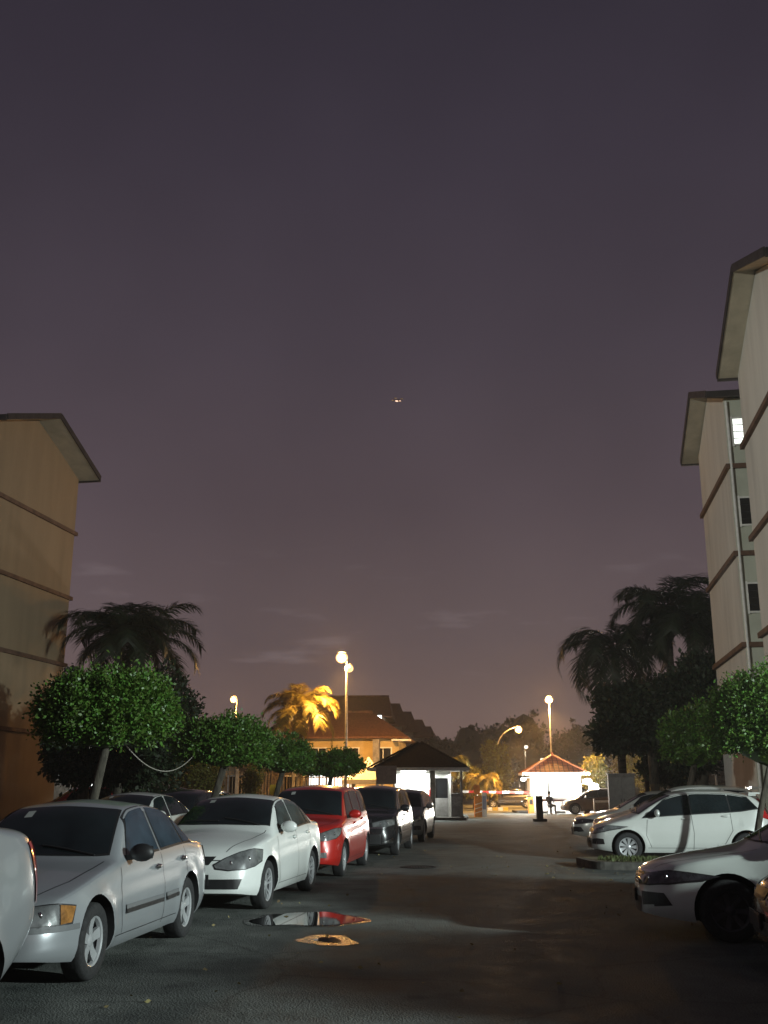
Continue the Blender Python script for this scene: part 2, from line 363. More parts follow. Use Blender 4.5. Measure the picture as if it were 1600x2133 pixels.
# ------------------------------------------------------------------ apartment blocks (gable end to the road, slab running away from it)
def block(name, C, out, s_len, depth, levels, eave, ridge, ov, wall, label, ov_end=.1, side_wins=(), wall_side=None, pipe=False, lit=None):
    """C = far corner on the road side; gable wall runs from C towards the camera along -U for s_len; the slab runs away along `out`."""
    root = empty(name, (C[0], C[1], 0), label=label, cat='apartment block', group='apartment blocks beside the car park')
    O = Vector((0, 0, 0)); a = -U
    def P(s, l, z): return a * s + out * l + Vector((0, 0, z))
    half = s_len / 2
    mb = MB()
    # road side gable wall, far wall, near wall, back
    g = [P(0, 0, 0), P(s_len, 0, 0), P(s_len, 0, eave - .05), P(half, 0, ridge - .22), P(0, 0, eave - .05)]
    gb = [p + out * depth for p in g]
    mb.add(g, [(0, 1, 2, 3, 4)], wall); mb.add(gb, [(0, 1, 2, 3, 4)], wall)
    ws = wall_side or wall
    mb.add([g[1], gb[1], gb[2], g[2]], [(0, 1, 2, 3)], ws); mb.add([g[0], gb[0], gb[4], g[4]], [(0, 1, 2, 3)], ws)
    mb.build('wall', root)
    # string courses at each floor, wrapping the gable and both sides
    for z in levels:
        q = MB(); t = .12; hh = .16
        q.box(None, (s_len + 2 * t, t, hh), M_LEDGE, M=Matrix.Translation(P(half, -t / 2, z)) @ Matrix(((a.x, out.x, 0, 0), (a.y, out.y, 0, 0), (0, 0, 1, 0), (0, 0, 0, 1))))
        for s0 in (-t / 2, s_len + t / 2):
            q.box(None, (t, depth, hh), M_LEDGE, M=Matrix.Translation(P(s0, depth / 2 + .002, z)) @ Matrix(((a.x, out.x, 0, 0), (a.y, out.y, 0, 0), (0, 0, 1, 0), (0, 0, 0, 1))))
        q.build('ledge', root)
    # roof: two pitched slabs with soffit underside and dark fascia boards
    rb = MB(); sl = (ridge - eave) / (half + ov_end)
    for sg in (-1, 1):
        s_e = half + sg * (half + ov_end)
        for zz, m_, th in ((0, M_ROOF, .10), (-.10, M_SOFFIT, .06)):
            v = [P(half, -ov, ridge + zz), P(s_e, -ov, eave + zz), P(s_e, depth + ov, eave + zz), P(half, depth + ov, ridge + zz)]
            w = [p - Vector((0, 0, th)) for p in v]
            rb.add(v + w, [(0, 1, 2, 3), (7, 6, 5, 4), (0, 4, 5, 1), (1, 5, 6, 2), (2, 6, 7, 3)], m_)
    rf = rb.build('roof', root)
    fb = MB()
    for sg in (-1, 1):
        s_e = half + sg * (half + ov_end)
        fb.bar(P(half, -ov - .02, ridge - .06), P(s_e, -ov - .02, eave - .06), .04, .24, M_FASCIA)
        e1, e2 = P(s_e + sg * .03, -ov, eave - .10), P(s_e + sg * .03, depth + ov, eave - .10)
        fb.bar(e1, e2, .12, .22, M_FASCIA)
    fb.build('fascia', rf)
    # side windows: (which side s, distance from the road face, sill z, w, h, lit)
    for s0, l0, z0, w, h, lt in side_wins:
        sg = -1 if s0 == 0 else 1
        B = Matrix(((a.x, out.x, 0, 0), (a.y, out.y, 0, 0), (0, 0, 1, 0), (0, 0, 0, 1)))
        c0 = P(s0 + sg * .03, l0 + w / 2, z0 + h / 2)
        f = MB()
        for dl, dz, dw, dh in ((-w / 2, 0, .06, h + .12), (w / 2, 0, .06, h + .12)):
            f.box(None, (.10, dw, dh), M_WHITEP, M=Matrix.Translation(c0 + out * dl + Vector((0, 0, dz))) @ B)
        for dz in (-h / 2, h / 2): f.box(None, (.10, w - .06, .06), M_WHITEP, M=Matrix.Translation(c0 + Vector((0, 0, dz))) @ B)
        fo = f.build('window', root)
        pm = mat('lit frosted louvre', (.8, .8, .75), .4, emit=(.93, 1.0, .92), estr=1.6) if lt else M_DARKGLASS
        g_ = MB(); nl = 4
        for k in range(nl):
            g_.box(None, (.02, w - .08, h / nl - .035), pm, M=Matrix.Translation(c0 + Vector((0, 0, -h / 2 + (k + .5) * h / nl))) @ B)
        g_.box(None, (.012, w - .07, h - .02), M_BLACK, M=Matrix.Translation(c0 - a * sg * .016) @ B)
        g_.build('louvre_panes', fo)
    if pipe:
        q = MB(); q.tube([P(s_len + .10, .06, eave - .2), P(s_len + .10, .06, .2)], .045, M_WHITEP, 10); q.build('downpipe', root)
    return root
wins = []
for k, z in enumerate((12.75, 9.95, 7.05, 4.1)):
    wins.append((6.6, .20, z, .46, .95, k == 0)); wins.append((6.6, 3.2, z - .1, 1.2, 1.1, False)); wins.append((6.6, 6.2, z - .1, 1.2, 1.1, False))
block('apartment_block', (12.7, 39.7), V, 6.6, 16, (3.0, 6.0, 9.0, 12.0), 14.5, 15.95, .62, M_WALLR,
      'farther cream apartment block on the right, small louvred windows up its side, top one lit', .55, wins, M_WALLG, True)
wr = []
for z in (12.7, 9.8, 6.9, 3.9): wr.append((8.0, 2.0, z - .1, 1.2, 1.1, False))
block('apartment_block', (11.4, 31.0), V, 8.0, 16, (3.0, 6.0, 9.0, 12.0), 14.5, 16.2, .62, M_WALLR,
      'nearer cream apartment block at the right edge, cut off by the frame', .1, wr)
wl = []
block('apartment_block', (-14.2, 46.0), -V, 8.2, 18, (3.8, 6.8, 9.8, 12.8), 15.5, 17.05, 1.0, M_WALLL,
      'brown five storey apartment block on the left with dark gabled roof', .12, wl)

# ------------------------------------------------------------------ houses behind the gate
def hip_roof(mb, x0, x1, y0, y1, z, zr, m, rl=None, th=.12):
    """hip roof over a rectangle; rl = ridge half length along x"""
    cx, cy = (x0 + x1) / 2, (y0 + y1) / 2
    rl = max(.02, (x1 - x0) / 2 - (y1 - y0) / 2) if rl is None else rl
    v = [(x0, y0, z), (x1, y0, z), (x1, y1, z), (x0, y1, z), (cx - rl, cy, zr), (cx + rl, cy, zr)]
    w = [(a, b, c - th) for a, b, c in v[:4]]
    mb.add(v + w, [(0, 1, 5, 4), (1, 2, 5), (2, 3, 4, 5), (3, 0, 4), (0, 6, 7, 1), (1, 7, 8, 2), (2, 8, 9, 3), (3, 9, 6, 0), (9, 8, 7, 6)], m)
M_HWALL = mat('yellow rendered wall', (.55, .42, .20), .9, nscale=.8, namp=.12, bump=.1)
M_TILE = mat('brown roof tiles', (.16, .07, .04), .8, nscale=8, namp=.3, bump=.6, bscale=10, stretch=(1, 1, 2.5))
def window_part(root, c, w, h, depth_dir=-1, shutter=False):
    f = MB(); f.box((c[0], c[1], c[2] + h / 2), (w + .16, .08, .08), M_WHITEP); f.box((c[0], c[1], c[2] - h / 2), (w + .16, .10, .08), M_WHITEP)
    for sx in (-1, 1): f.box((c[0] + sx * (w / 2 + .04), c[1], c[2]), (.08, .08, h - .08), M_WHITEP)
    f.box((c[0], c[1] + .002, c[2]), (.05, .06, h - .08), M_WHITEP)
    fo = f.build('window', root)
    g = MB(); g.box((c[0], c[1] + .03, c[2]), (w - .02, .02, h - .1), M_DARKGLASS); g.build('pane', fo)
def house(loc, rz, w, d, eave, ridge, label, wall=M_HWALL, rl=None, ground_roof=False, light=None):
    root = empty('terrace_house', loc, rz, label=label, cat='house', group='houses beyond the gate')
    b = MB(); b.box((0, d / 2, eave / 2), (w, d, eave), wall); b.build('wall', root)
    r = MB(); hip_roof(r, -w / 2 - .7, w / 2 + .7, -.7, d + .7, eave + .02, ridge, M_TILE, rl)
    ro = r.build('roof', root)
    c = MB(); c.bar((-(rl if rl is not None else max(.02, w / 2 - d / 2)), d / 2, ridge + .05), ((rl if rl is not None else max(.02, w / 2 - d / 2)), d / 2, ridge + .05), .25, .16, M_ROOF); c.build('ridge_tiles', ro)
    q = MB(); q.box((0, -.02, eave * .5), (w - .1, .06, .16), M_SOFFIT); q.build('ledge', root)
    for xx in np.arange(-w / 2 + 1.3, w / 2 - .8, 2.3):
        for zz in ((eave - 1.3,) if eave < 6 else (eave - 1.3, eave - 4.1)):
            window_part(root, (float(xx), -.06, zz), 1.1, 1.15)
    return root
h1 = house((-3.6, 75, 0), R(-5), 9.3, 8, 5.0, 7.0, 'yellow two storey house lit orange with big brown hip roof behind the guard post', rl=2.4)
q = MB(); q.box((3.1, -.35, 3.9), (.45, .5, 1.9), M_CONC); q.build('pier', h1)
q = MB(); q.box((4.9, -.7, 4.75), (1.3, 1.2, .12), M_WHITEP); q.build('canopy', h1)
house((-3.9, 108, 0), R(-3), 8, 9, 8.6, 11.0, 'long brown roofed terrace house standing tallest in the row beyond the orange lit house', M_CONC, rl=4.2)
for k, (px, Y, ht) in enumerate(((850, 124, 11.4), (873, 138, 11.4), (896, 152, 11.2), (913, 166, 11.0))):
    p = at(px, 1600, Y)
    house((p.x - 3.4, Y, 0), R(4), 5.4, 9, 8.6, ht, ['second house of the stepping terrace row, just right of the long roof', 'third house of the stepping terrace row, small dark roof', 'fourth house of the stepping terrace row beyond the guard post roof',
          'last and smallest roof of the stepping terrace row before the woods'][k], M_CONC, rl=2.9)
# lit wall lamp on terrace
wlp = at(791, 1497, 106.5)
mb = MB(); mb.box((0, 0, 0), (.4, .3, .65), mat('lit lantern glass', (.9, .9, .9), .4, emit=(.95, 1, .95), estr=4)); mb.box((0, 0, .37), (.5, .4, .08), M_BLACK); mb.box((0, .2, .55), (.08, .5, .06), M_BLACK)
tag(mb.build('wall_lamp', loc=wlp), 'small white lit lamp on the wall under the long terrace roof', 'wall lamp')

# ------------------------------------------------------------------ guard posts
M_BOOTHW = mat('white booth wall', (.80, .80, .76), .7, nscale=2, namp=.04)
M_TUBE = mat('fluorescent tube', (.9, .9, .9), .4, emit=TUBE, estr=14)
M_GREYP = mat('grey painted steel', (.28, .27, .26), .55, nscale=5, namp=.12)
M_BROWNR = mat('booth roof shingles', (.024, .019, .017), .95, spec=.03, nscale=10, namp=.3, bump=.6, bscale=12)
def guard_post_dark():
    Y = 53.5; c = at(872, 1700, Y)
    root = empty('guard_post', (c.x, Y, 0), R(-4), label='guard post with dark hip roof and brightly lit white front beside the parked cars', cat='guard post', group='guard posts at the gate')
    W2 = 2.05
    b = MB(); b.prism(rounded([(-2.2, -.5), (2.4, -.5), (2.4, 3.6), (-2.2, 3.6)], .3), .0, .15, M_KERB); b.build('base_slab', root)
    b = MB(); b.box((-.25, .62, 1.45), (1.86, .12, 2.6), M_BOOTHW)          # lit front wall
    b.box((-1.12, 1.85, 1.45), (.12, 2.34, 2.6), M_BOOTHW); b.box((1.55, 2.0, 1.45), (.12, 2.64, 2.6), M_BOOTHW); b.box((.2, 3.1, 1.45), (2.58, .12, 2.6), M_BOOTHW)
    b.box((1.15, .62, .65), (.68, .12, 1.0), M_GREYP); b.box((1.15, .62, 2.5), (.68, .10, .5), M_BOOTHW)
    b.build('wall', root)
    b = MB(); b.box((1.15, .63, 1.70), (.66, .03, 1.08), M_DARKGLASS); wf = b.build('window', root)
    b = MB()
    for dx in (-.34, .34): b.box((1.15 + dx, .60, 1.70), (.05, .08, 1.10), M_METAL)
    b.build('window_frame', wf)
    b = MB(); b.box((-.25, .56, 1.05), (1.5, .34, .05), M_WHITEP); b.build('counter', root)
    b = MB(); b.box((.02, .548, 1.42), (.18, .02, .13), M_GREYP); b.build('notice', root)
    for x, y, w in ((-2.05, -.25, .12), (.72, -.25, .26), (2.15, -.25, .12), (-2.05, 3.3, .12), (2.15, 3.3, .12)):
        b = MB(); b.box((x, y, 1.42), (w, w, 2.54), M_CONC if w > .2 else M_METAL); b.box((x, y, .2), (w + .1, w + .1, .1), M_CONC); b.build('post', root)
    r = MB(); hip_roof(r, -2.35, 2.4, -.75, 3.9, 2.78, 4.25, M_BROWNR, .1, .10); ro = r.build('roof', root)
    r = MB(); r.box((.02, 1.55, 2.655), (4.5, 4.2, .04), M_BOOTHW); r.build('ceiling', ro)
    for a_, b_ in (((-2.48, -.79), (2.53, -.79)), ((-2.48, 3.94), (2.53, 3.94)), ((-2.49, -.75), (-2.49, 3.9)), ((2.54, -.75), (2.54, 3.9))):
        r = MB(); r.bar((a_[0], a_[1], 2.72), (b_[0], b_[1], 2.72), .05, .16, M_WHITEP); r.build('fascia', ro)
    r = MB()
    for sx in (-1, 1):
        for y_, yy in ((-.75, 1.45), (3.9, 1.7)): r.bar((.025 + sx * 2.45, y_, 2.83), (.025 + sx * .1, 1.575, 4.29), .12, .07, M_BROWNR)
    r.build('hip_tiles', ro)
    t = MB(); t.box((-.25, .1, 2.60), (1.25, .09, .06), M_TUBE); tl = t.build('tube_light', root)
    lamp('tube_glow', (-.25, .12, 2.50), 260, TUBE, parent=root, kind='AREA', size=1.3, size_y=.25)
    t = MB(); t.box((1.15, 1.6, 2.60), (.09, 1.2, .06), M_TUBE); t.build('tube_light', root)
    lamp('tube_glow', (1.75, 1.0, 2.45), 80, TUBE, parent=root, kind='AREA', size=.3, size_y=1.6)
    t = MB(); t.box((1.9, -.1, .80), (.55, .42, 1.25), M_GREYP); t.box((1.9, -.33, 1.0), (.4, .03, .5), M_METAL); tc_ = t.build('cabinet', root)
    return root
gp = guard_post_dark(); gp.scale = (1, 1, .90)
gx = gp.location.x
# fire extinguisher hanging on the lit front wall
mb = MB(); mb.lathe([(.001, 0), (.075, .01), (.08, .06), (.08, .42), (.05, .48), (.025, .50), (.025, .56), (.001, .56)], mat('red enamel', (.45, .02, .02), .3, coat=.5), 16)
mb.box((0, 0, .58), (.12, .04, .05), M_BLACK); mb.tube([(.03, 0, .56), (.12, 0, .5), (.12, 0, .2)], .012, M_BLACK, 6)
tag(mb.build('fire_extinguisher', loc=(gx + .62, 53.75, 1.05)), 'red fire extinguisher hanging beside the lit white wall of the guard post', 'fire extinguisher')
# back of a sign board hung before the guard post
c = at(805, 1614, 51.5)
sb = empty('sign_board', (c.x, 51.5, 0), R(-3), label='blank grey back of a square sign board on a thin post before the guard post', cat='sign')
mb = MB(); mb.box((0, 0, c.z), (.98, .04, .86), mat('sign back', (.42, .37, .33), .5, .2, nscale=6, namp=.08)); mb.build('panel', sb)
mb = MB(); mb.tube([(-.38, .06, 0), (-.38, .06, c.z + .4)], .035, M_METAL, 8); mb.build('post', sb)
# bags dumped at the slab corner
mb = MB(); mb.sphere((0, 0, .12), .17, mat('grey bag plastic', (.35, .38, .36), .4, nscale=14, namp=.2, bump=.8, bscale=20), 8, (1.3, .9, .7)); mb.sphere((.22, .05, .10), .13, MATS['grey bag plastic'], 8, (1.1, 1, .75)); mb.tube([(-.05, 0, .2), (-.08, 0, .3)], [.05, .02], MATS['grey bag plastic'], 6)
cb = gnd(962, 1706); tag(mb.build('rubbish_bag', loc=(cb.x, cb.y, 0)), 'pale rubbish bag slumped on the road at the corner of the dark roofed guard post', 'bag')

def tiles_mat():
    m = bpy.data.materials.new('orange clay tiles'); m.use_nodes = True; t = m.node_tree; b = t.nodes['Principled BSDF']
    b.inputs['Roughness'].default_value = .5
    g = t.nodes.new('ShaderNodeTexCoord'); br = t.nodes.new('ShaderNodeTexBrick'); t.links.new(g.outputs['UV'], br.inputs['Vector'])
    br.offset = 0; br.inputs['Scale'].default_value = 1.0; br.inputs['Brick Width'].default_value = .30; br.inputs['Row Height'].default_value = .34; br.inputs['Mortar Size'].default_value = .035
    br.inputs['Color1'].default_value = (.42, .15, .05, 1); br.inputs['Color2'].default_value = (.30, .10, .04, 1); br.inputs['Mortar'].default_value = (.08, .025, .012, 1)
    t.links.new(br.outputs['Color'], b.inputs['Base Color'])
    bp = t.nodes.new('ShaderNodeBump'); bp.inputs['Distance'].default_value = .04; bp.inputs['Strength'].default_value = 1; bp.invert = True
    t.links.new(br.outputs['Fac'], bp.inputs['Height']); t.links.new(bp.outputs[0], b.inputs['Normal'])
    return m
M_TILEO = tiles_mat()
def guard_post_orange():
    Y = 68; c = at(1160, 1690, Y)
    root = empty('guard_post', (c.x, Y, 0), R(-3), label='guard post with orange clay tile roof and glaring white walls past the barrier', cat='guard post', group='guard posts at the gate')
    b = MB(); b.prism(rounded([(-2.6, -1.0), (2.9, -1.0), (2.9, 3.4), (-2.6, 3.4)], .3), 0, .15, M_KERB)
    b.build('base_slab', root)
    for k in range(9):
        x0 = -2.45 + k * .58
        b = MB(); b.box((x0 + .27, -1.012, .08), (.54, .03, .145), M_WHITEP if k % 2 else M_BLACK); b.build('kerb_stripe', root)
    b = MB()
    b.box((-1.05, 0, 1.5), (1.1, .14, 2.7), M_BOOTHW); b.box((1.35, 0, 1.5), (.5, .14, 2.7), M_BOOTHW); b.box((.3, 0, .62), (1.6, .14, .94), M_GREYP); b.box((.3, 0, 2.62), (1.6, .14, .46), M_BOOTHW)
    b.box((-1.53, 1.4, 1.5), (.14, 2.66, 2.7), M_BOOTHW); b.box((1.53, 1.4, 1.5), (.14, 2.66, 2.7), M_BOOTHW); b.box((0, 2.8, 1.5), (3.2, .14, 2.7), M_BOOTHW)
    b.build('wall', root)
    w = MB()
    for x, wd in ((-.47, .07), (1.07, .07)): w.box((x, -.05, 1.74), (wd, .12, 1.3), M_BLACK)
    w.box((.3, -.05, 2.36), (1.47, .12, .06), M_BLACK); w.box((.3, -.05, 1.12), (1.47, .16, .06), M_BLACK)
    wf = w.build('window', root)
    w = MB(); w.box((.3, .04, 1.74), (1.47, .02, 1.18), mat('bright lit glass', (.8, .8, .78), .3, emit=(.95, 1.0, .95), estr=1.3)); w.build('pane', wf)
    r = MB(); x0, x1, y0, y1, z, zr = -2.05, 2.05, -.6, 3.4, 2.92, 4.30; cx, cy = 0, 1.4
    tri = [((x0, y0), (x1, y0)), ((x1, y0), (x1, y1)), ((x1, y1), (x0, y1)), ((x0, y1), (x0, y0))]
    for p_, q_ in tri: r.add([(*p_, z), (*q_, z), (cx, cy, zr)], [(0, 1, 2)], M_TILEO)
    r.add([(x0, y0, z - .05), (x1, y0, z - .05), (x1, y1, z - .05), (x0, y1, z - .05)], [(3, 2, 1, 0)], M_BOOTHW)
    ro = r.build('roof', root)
    uv = ro.data.uv_layers.new(name='uv')
    for pl in ro.data.polygons:
        if len(pl.loop_indices) == 3:
            vs = [ro.data.vertices[ro.data.loops[i].vertex_index].co for i in pl.loop_indices]
            base = [v for v in vs if v.z < z + .1]; e = (base[1] - base[0]).normalized(); n_ = pl.normal; f_ = n_.cross(e).normalized()
            for i in pl.loop_indices:
                v = ro.data.vertices[ro.data.loops[i].vertex_index].co - base[0]
                uv.data[i].uv = (v.dot(e) + 100.02, v.dot(f_) + 100)
    for p_, q_ in tri:
        f = MB(); dv = Vector((p_[0] + q_[0], p_[1] + q_[1] - 2.8, 0)).normalized() * .03
        f.bar(Vector((*p_, z - .05)) + dv, Vector((*q_, z - .05)) + dv, .05, .17, M_WHITEP); f.build('fascia', ro)
    f = MB()
    for sx in (-1, 1):
        for y_ in (y0, y1): f.bar((sx * 2.05, y_, z + .03), (0, cy, zr + .03), .14, .09, mat('ridge clay', (.36, .12, .05), .6, nscale=8, namp=.2))
    f.lathe([(.001, .25), (.06, .2), (.1, .05), (.12, 0)], MATS['ridge clay'], 10, Matrix.Translation((0, cy, zr))); f.build('hip_tiles', ro)
    lamp('tube_glow', (-.2, -.42, 2.78), 28, TUBE, parent=root, kind='AREA', size=2.2, size_y=.2)
    t = MB(); t.box((-.2, -.42, 2.83), (2.0, .08, .05), M_TUBE); t.build('tube_light', root)
    for x_, z_ in ((1.95, 2.30), (2.35, 1.95)):
        fl = MB(); fl.sphere((x_, -.5, z_), .22, mat('floodlight glass', (1, 1, 1), .3, emit=(1, .99, .93), estr=9), 10, (1.25, .7, 1)); fl.box((x_ - .1, -.28, z_), (.42, .18, .36), M_GREYP)
        fl.bar((x_ - .2, -.2, z_ + .1), (1.5, .1, z_ + .25), .05, .05, M_METAL); fl.build('floodlight', root)
    fl = MB(); fl.sphere((-2.1, -.75, 2.45), .14, MATS['floodlight glass'], 8, (1.2, .7, 1)); fl.bar((-2.0, -.68, 2.55), (-1.5, -.07, 2.6), .05, .05, M_METAL); fl.build('floodlight', root)
    lamp('flood_glow', (-2.4, -2.6, 2.45), 1300, (1, .97, .88), .15, root)
    lamp('flood_glow', (2.25, -1.6, 2.2), 3200, (1, .97, .88), .2, root)
    return root
go = guard_post_orange(); go.scale = (1, 1, .84)
# seated guard in front of the orange post, built below as a skinned figure
def person(name, loc, rz, label, joints, edges, radii, skin, cloth, hair=(.01, .01, .01), seated=True):
    root = empty(name, loc, rz, label=label, cat='person')
    me = bpy.data.meshes.new('body'); me.from_pydata(joints, edges, [])
    o = bpy.data.objects.new('body', me); COL.objects.link(o); o.parent = root
    m = o.modifiers.new('skin', 'SKIN')
    for v, r_ in zip(me.skin_vertices[0].data, radii): v.radius = (r_, r_)
    me.skin_vertices[0].data[0].use_root = True
    o.modifiers.new('sub', 'SUBSURF').levels = 2; o.modifiers['sub'].render_levels = 2
    dg = bpy.context.evaluated_depsgraph_get(); dg.update()
    me2 = bpy.data.meshes.new_from_object(o.evaluated_get(dg)); o.modifiers.clear(); o.data = me2
    me2.materials.clear(); me2.materials.append(cloth); me2.materials.append(skin); me2.materials.append(mat('dark trousers', (.02, .022, .03), .9))
    me2.polygons.foreach_set('use_smooth', [True] * len(me2.polygons))
    for p_ in me2.polygons:
        c = p_.center
        p_.material_index = 1 if (c.z > joints[2][2] - .02 or c.z < .09) else (2 if c.z < joints[0][2] - .02 or (c.z < joints[0][2] + .09 and abs(c.y + .0) > .12 and c.y < -.1) else 0)
    hd = joints[3]
    h = MB(); h.sphere((hd[0], hd[1] + .015, hd[2] + .03), .105, mat('black hair', hair, .8), 8, (.95, 1.05, 1.05)); h.build('hair', root)
    return root
J = [(0, 0, .56), (0, .02, .86), (0, 0, 1.12), (0, -.02, 1.25),               # pelvis, chest, neck, head
     (.18, .01, 1.02), (.23, -.08, .78), (.16, -.28, .66), (-.18, .01, 1.02), (-.23, -.08, .78), (-.15, -.28, .66),
     (.10, -.05, .52), (.14, -.44, .54), (.14, -.42, .12), (.14, -.56, .06), (-.10, -.05, .52), (-.14, -.42, .54), (-.15, -.36, .12), (-.15, -.50, .06), (0, -.03, 1.36)]
Eg = [(0, 1), (1, 2), (2, 3), (3, 18), (1, 4), (4, 5), (5, 6), (1, 7), (7, 8), (8, 9), (0, 10), (10, 11), (11, 12), (12, 13), (0, 14), (14, 15), (15, 16), (16, 17)]
Rd = [.13, .14, .055, .085, .065, .045, .035, .065, .045, .035, .085, .06, .045, .035, .085, .06, .045, .035, .06]
M_SKIN = mat('brown skin', (.30, .17, .11), .6); M_SHIRT = mat('grey uniform shirt', (.12, .12, .14), .9, nscale=12)
pc = at(1143, 1686, 64)
person('person', (pc.x, 63.6, 0), R(20), 'guard in a dark grey shirt sitting on a low stool before the orange roofed post', J, Eg, Rd, M_SKIN, M_SHIRT)
st = MB(); st.lathe([(.001, .43), (.19, .43), (.20, .40), (.16, .38)], mat('grey stool plastic', (.15, .15, .16), .5), 16)
for k in range(4):
    a_ = k * math.pi / 2 + .78; st.tube([(.13 * math.cos(a_), .13 * math.sin(a_), .40), (.19 * math.cos(a_), .19 * math.sin(a_), 0)], .018, MATS['grey stool plastic'], 6)
tag(st.build('stool', loc=(pc.x, 63.65, 0)), 'low round grey stool the guard is sitting on', 'stool')

# ------------------------------------------------------------------ gate furniture
M_RED = mat('red paint', (.45, .03, .02), .45); M_ORNP = mat('orange paint', (.55, .22, .04), .5, nscale=5)
def barrier(name, pc, x0, z, L, label, dirx=-1, stripes=True, col=M_RED):
    root = empty(name, pc, 0, label=label, cat='barrier', group='barriers across the gate')
    b = MB(); b.box((0, 0, .5), (.34, .30, 1.0), M_ORNP); b.box((0, 0, 1.02), (.38, .34, .05), M_BLACK); b.box((0, -.16, .7), (.2, .02, .3), M_BLACK); b.build('housing', root)
    a = MB(); n = int(L / .42)
    for k in range(n):
        a.bar((dirx * (.1 + k * L / n), -.2, z + k * .006), (dirx * (.1 + (k + 1) * L / n), -.2, z + (k + 1) * .006), .06, .14, (M_WHITEP if k % 2 else col) if stripes else col)
    a.build('arm', root)
    return root
p = at(1102, 1690, 68)
barrier('barrier', (p.x, 67.0, 0), 0, 1.25, 4.2, 'red and white barrier arm lowered between the two guard posts')
p = at(1220, 1690, 66)
barrier('barrier', (p.x, 65.6, 0), 0, .78, 2.6, 'plain dark red barrier arm before the orange roofed post', stripes=False, col=mat('dark red paint', (.12, .02, .015), .5))
p = at(1238, 1675, 62)
mb = MB(); mb.bar((0, 0, .78), (2.3, 0, .80), .05, .12, M_WHITEP); mb.tube([(0, 0, 0), (0, 0, .95)], .05, M_WHITEP, 8); mb.tube([(2.3, 0, 0), (2.3, 0, .85)], .04, M_WHITEP, 8)
tag(mb.build('guard_rail', loc=(p.x, 62, 0)), 'short white rail by the dark car right of the orange roofed post', 'rail')
# orange ticket machines by the dark guard post
p = gnd(972, 1694)
tm = empty('ticket_machine', (p.x, 59, 0), 0, label='orange striped barrier machine at the right corner of the dark roofed guard post', cat='barrier machine')
b = MB(); b.box((0, 0, .55), (.40, .36, 1.1), M_ORNP); b.build('housing', tm)
b = MB(); b.box((.33, -.02, .65), (.26, .26, 1.3), M_WHITEP); b.box((.33, -.155, .75), (.2, .012, .7), mat('blue grey plate', (.25, .28, .4), .4)); b.build('reader', tm)
b = MB(); b.box((-.05, 0, 1.45), (.34, .10, .5), M_ORNP); b.tube([(-.05, 0, 1.1), (-.05, 0, 1.25)], .04, M_METAL); b.build('sign_plate', tm)
b = MB()
for k in range(3): b.tube([(-.2 + .0 * k, -.19, .2 + .22 * k), (.2, -.19, .32 + .22 * k)], .02, M_WHITEP, 6)
b.build('stripe', tm)
# dark concrete bollard
p = gnd(1125, 1711)
bo = MB(); bo.box((0, 0, .60), (.30, .30, 1.08), mat('dark concrete', (.07, .06, .055), .9, nscale=6, namp=.2, bump=.5)); bo.box((0, 0, .06), (.62, .5, .12), MATS['dark concrete']); bo.box((0, 0, 1.15), (.34, .34, .05), MATS['dark concrete'])
tag(bo.build('bollard', loc=(p.x, p.y, 0)), 'square dark concrete bollard standing alone on the road before the gate', 'bollard')
# black and white kerb blocks beyond the barrier
for k in range(6):
    p = at(998 + k * 11, 1677 - k * .3, 74 + k * .3)
    m_ = MB(); m_.prism([(-.17, -.1), (.17, -.1), (.14, .1), (-.14, .1)], 0, .22, M_WHITEP if k % 2 == 0 else mat('yellow paint', (.55, .38, .05), .6))
    o = m_.build('kerb_block', loc=(p.x, p.y, 0)); tag(o, ['white kerb block nearest the ticket machine', 'yellow kerb block second from the ticket machine', 'white kerb block third from the ticket machine', 'yellow kerb block fourth from the ticket machine', 'white kerb block fifth from the ticket machine', 'yellow kerb block nearest the white guard post'][k], 'kerb block', 'kerb blocks beyond the barrier')
# utility cabinet
p = at(1295, 1655, 44)
ub = empty('utility_cabinet', (p.x, 44, 0), R(-8), label='tall grey electrical cabinet standing behind the silver cars on the right', cat='cabinet')
b = MB(); b.box((0, 0, 1.08), (1.05, .75, 1.95), M_GREYP); b.box((0, 0, .06), (1.15, .85, .12), M_CONC); b.build('body', ub)
b = MB(); b.box((0, 0, 2.09), (1.13, .83, .07), M_GREYP); b.build('lid', ub)
for sx in (-1, 1):
    b = MB(); b.box((sx * .252, -.385, 1.06), (.49, .02, 1.8), mat('grey door paint', (.34, .34, .33), .5, nscale=5, namp=.08)); d_ = b.build('door', ub)
    b = MB(); b.box((sx * .06, -.405, 1.05), (.02, .03, .14), M_BLACK); b.build('handle', d_)
# white canopy tent
p = at(768, 1640, 62)
tn = empty('canopy_tent', (p.x, 62, 0), 0, label='white peaked canopy tent between the trees and the dark roofed guard post', cat='tent')
b = MB(); cz = 2.55
for i in range(4):
    a_, c_ = [(-1.5, -1.5), (1.5, -1.5), (1.5, 1.5), (-1.5, 1.5)][i], [(1.5, -1.5), (1.5, 1.5), (-1.5, 1.5), (-1.5, -1.5)][i]
    for j in range(6):
        t0, t1 = j / 6, (j + 1) / 6
        f0, f1 = (lambda t: cz - .55 + 1.3 * t ** 1.6), None
        pts = []
        for t_ in (t0, t1): pts += [(a_[0] * (1 - t_), a_[1] * (1 - t_), f0(t_)), (c_[0] * (1 - t_), c_[1] * (1 - t_), f0(t_))]
        b.add([pts[0], pts[1], pts[3], pts[2]], [(0, 1, 2, 3)], mat('white canvas', (.6, .58, .54), .9, nscale=3, namp=.06))
    b.add([(*a_, cz - .55), (*c_, cz - .55), (*c_, cz - .8), (*a_, cz - .8)], [(0, 1, 2, 3)], MATS['white canvas'])
b.build('canopy', tn)
